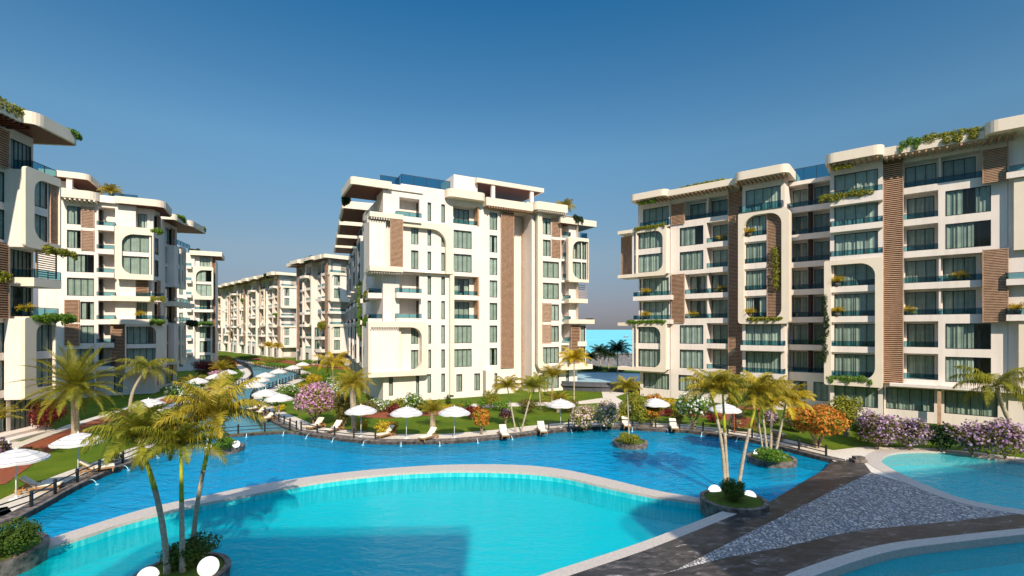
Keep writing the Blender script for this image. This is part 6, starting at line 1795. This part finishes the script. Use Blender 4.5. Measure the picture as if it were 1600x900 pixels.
# ---- small water jets along the lagoon edge
JET = mat('jet_water', (.45, .75, .85), .15, .5)
jm = MB()
for k in range(3):
    rr = random.Random(k); pts = [(0, 0, 0)]
    for i in range(1, 8):
        t = i / 7; pts.append(((rr.random() - .5) * .03 + (k - 1) * .02 * t, -.42 * t, .20 * t * (1 - t) * 4 * .55 - .22 * t * t))
    jm.tube(pts, [.006 + .006 * i / 7 for i in range(8)], 5)
jm.lathe([(.001, -.215), (.10, -.225), (.13, -.245)], 10, 0, (0, -.44, 0))
JM = jm.mesh('water_jet', JET, True)
jets = resample(far_edge, 3.1)[2:-1]
for i, (x, y) in enumerate(jets):
    j = min(range(len(far_edge) - 1), key=lambda q: (far_edge[q][0] - x) ** 2 + (far_edge[q][1] - y) ** 2)
    t = Vector((far_edge[j+1][0] - far_edge[j][0], far_edge[j+1][1] - far_edge[j][1]))
    o = link('water_jet', JM, None, (x, y, -.02), math.atan2(t.y, t.x))
    tag(o, 'small white water jet arching from the stone edge into the blue lagoon', 'water jet', 'water jets along the lagoon edge')

# ---- swing seat
c = px_ground(1166, 676, 0); SW = mat('red_timber', (.20, .06, .025), .6, .25, var=.2, vscale=6)
root = empty('swing_seat', c, R_(-20)); tag(root, 'reddish timber swing seat with slatted back under a small roof', 'swing seat')
for x in (-1.0, 1.0):
    for s_ in (-1, 1):
        m = MB(); m.bar((x, s_ * .6, 0), (x, s_ * .06, 2.1), .05); m.build('leg', SW, root)
m = MB(); m.bar((-1.15, 0, 2.12), (1.15, 0, 2.12), .06); m.build('beam', SW, root)
m = MB()
for i in range(5): m.box(-.8, .8, -.28 + i * .12, -.18 + i * .12, .5, .53)
m.build('seat', SW, root)
m = MB()
for i in range(5): m.box(-.8, .8, .33 + i * .02, .36 + i * .02, .58 + i * .12, .67 + i * .12)
m.build('backrest', SW, root)
for x in (-.78, .78):
    m = MB(); m.bar((x, .1, .52), (x, 0, 2.1), .012); m.build('chain', METAL, root)
m = MB(); m.prism([(-1.2, -.75), (1.2, -.75), (1.2, .75), (-1.2, .75)], 2.2, 2.26); m.build('roof', SW, root)

# ---- raised pool beyond the path, sea wall, boat
root = empty('raised_pool', (15.5, 80.5, 0)); tag(root, 'raised pool with a dark curved rim between the two big blocks', 'pool')
DR = mat('dark_rim', (.10, .10, .115), .5, .3, var=.2)
m = MB(); m.lathe([(11.8, 0), (12.0, .75), (12.3, .75), (12.3, 1.05), (12.1, 1.05), (12.15, 1.42), (11.8, 1.42), (11.75, 1.2)], 72, sy=.74); m.build('rim', [DR], root)
m = MB(); m.lathe([(11.8, 1.33), (.01, 1.33)], 72, sy=.74); m.build('water', watermat('raised_pool_water', (.75, .88, .92), 1.0, .15, (.40, .58, .62), .95), root)
root = empty('sea_wall', (0, 121, 0)); tag(root, 'dark stone sea wall closing the gap between the blocks', 'wall')
m = MB(); m.box(-24, 75, 0, 2.2, -.9, 3.1); m.build('stone_face', mat('sea_wall_stone', (.12, .12, .14), .85, .2, col2=(.22, .22, .24), vscale=1.6, bump=.6, bscale=4), root)
m = MB(); m.box(-24.2, 75.2, -.2, 2.4, 3.104, 3.3); m.build('cap', mat('sea_wall_cap', (.28, .28, .29), .8, .2, var=.1), root)
root = empty('motor_boat', (150, 640, -.9), R_(12)); tag(root, 'tiny motor boat with a pale cabin far out on the turquoise sea', 'boat')
m = MB(); hp = [(-3.2, -1), (1.2, -1.1), (3.6, 0), (1.2, 1.1), (-3.2, 1)]
m.add([(x * .85, y * .75, -.2) for x, y in hp] + [(x, y, 1.0) for x, y in hp], [(0,1,6,5),(1,2,7,6),(2,3,8,7),(3,4,9,8),(4,0,5,9),(5,6,7,8,9)]); m.build('hull', mat('boat_hull', (.16, .10, .10), .4, .4), root)
m = MB(); m.box(-1.6, .8, -.7, .7, 1.0, 1.9); m.box(-1.9, 1.1, -.8, .8, 1.902, 2.05); m.build('cabin', mat('boat_cabin', (.55, .45, .45), .4, .4), root)

# ---- small details
m = MB()
for a, b in (((1314, 741), (1340, 737)),):
    pass
root = empty('stone_block', px_ground(1341, 722, 0)); tag(root, 'small dark step block at the end of the long fence by the paving', 'step')
m = MB(); m.box(-.45, .45, -.3, .3, 0, .22); m.box(-.3, .35, -.2, .2, .222, .40); m.build('block', ROCK, root)
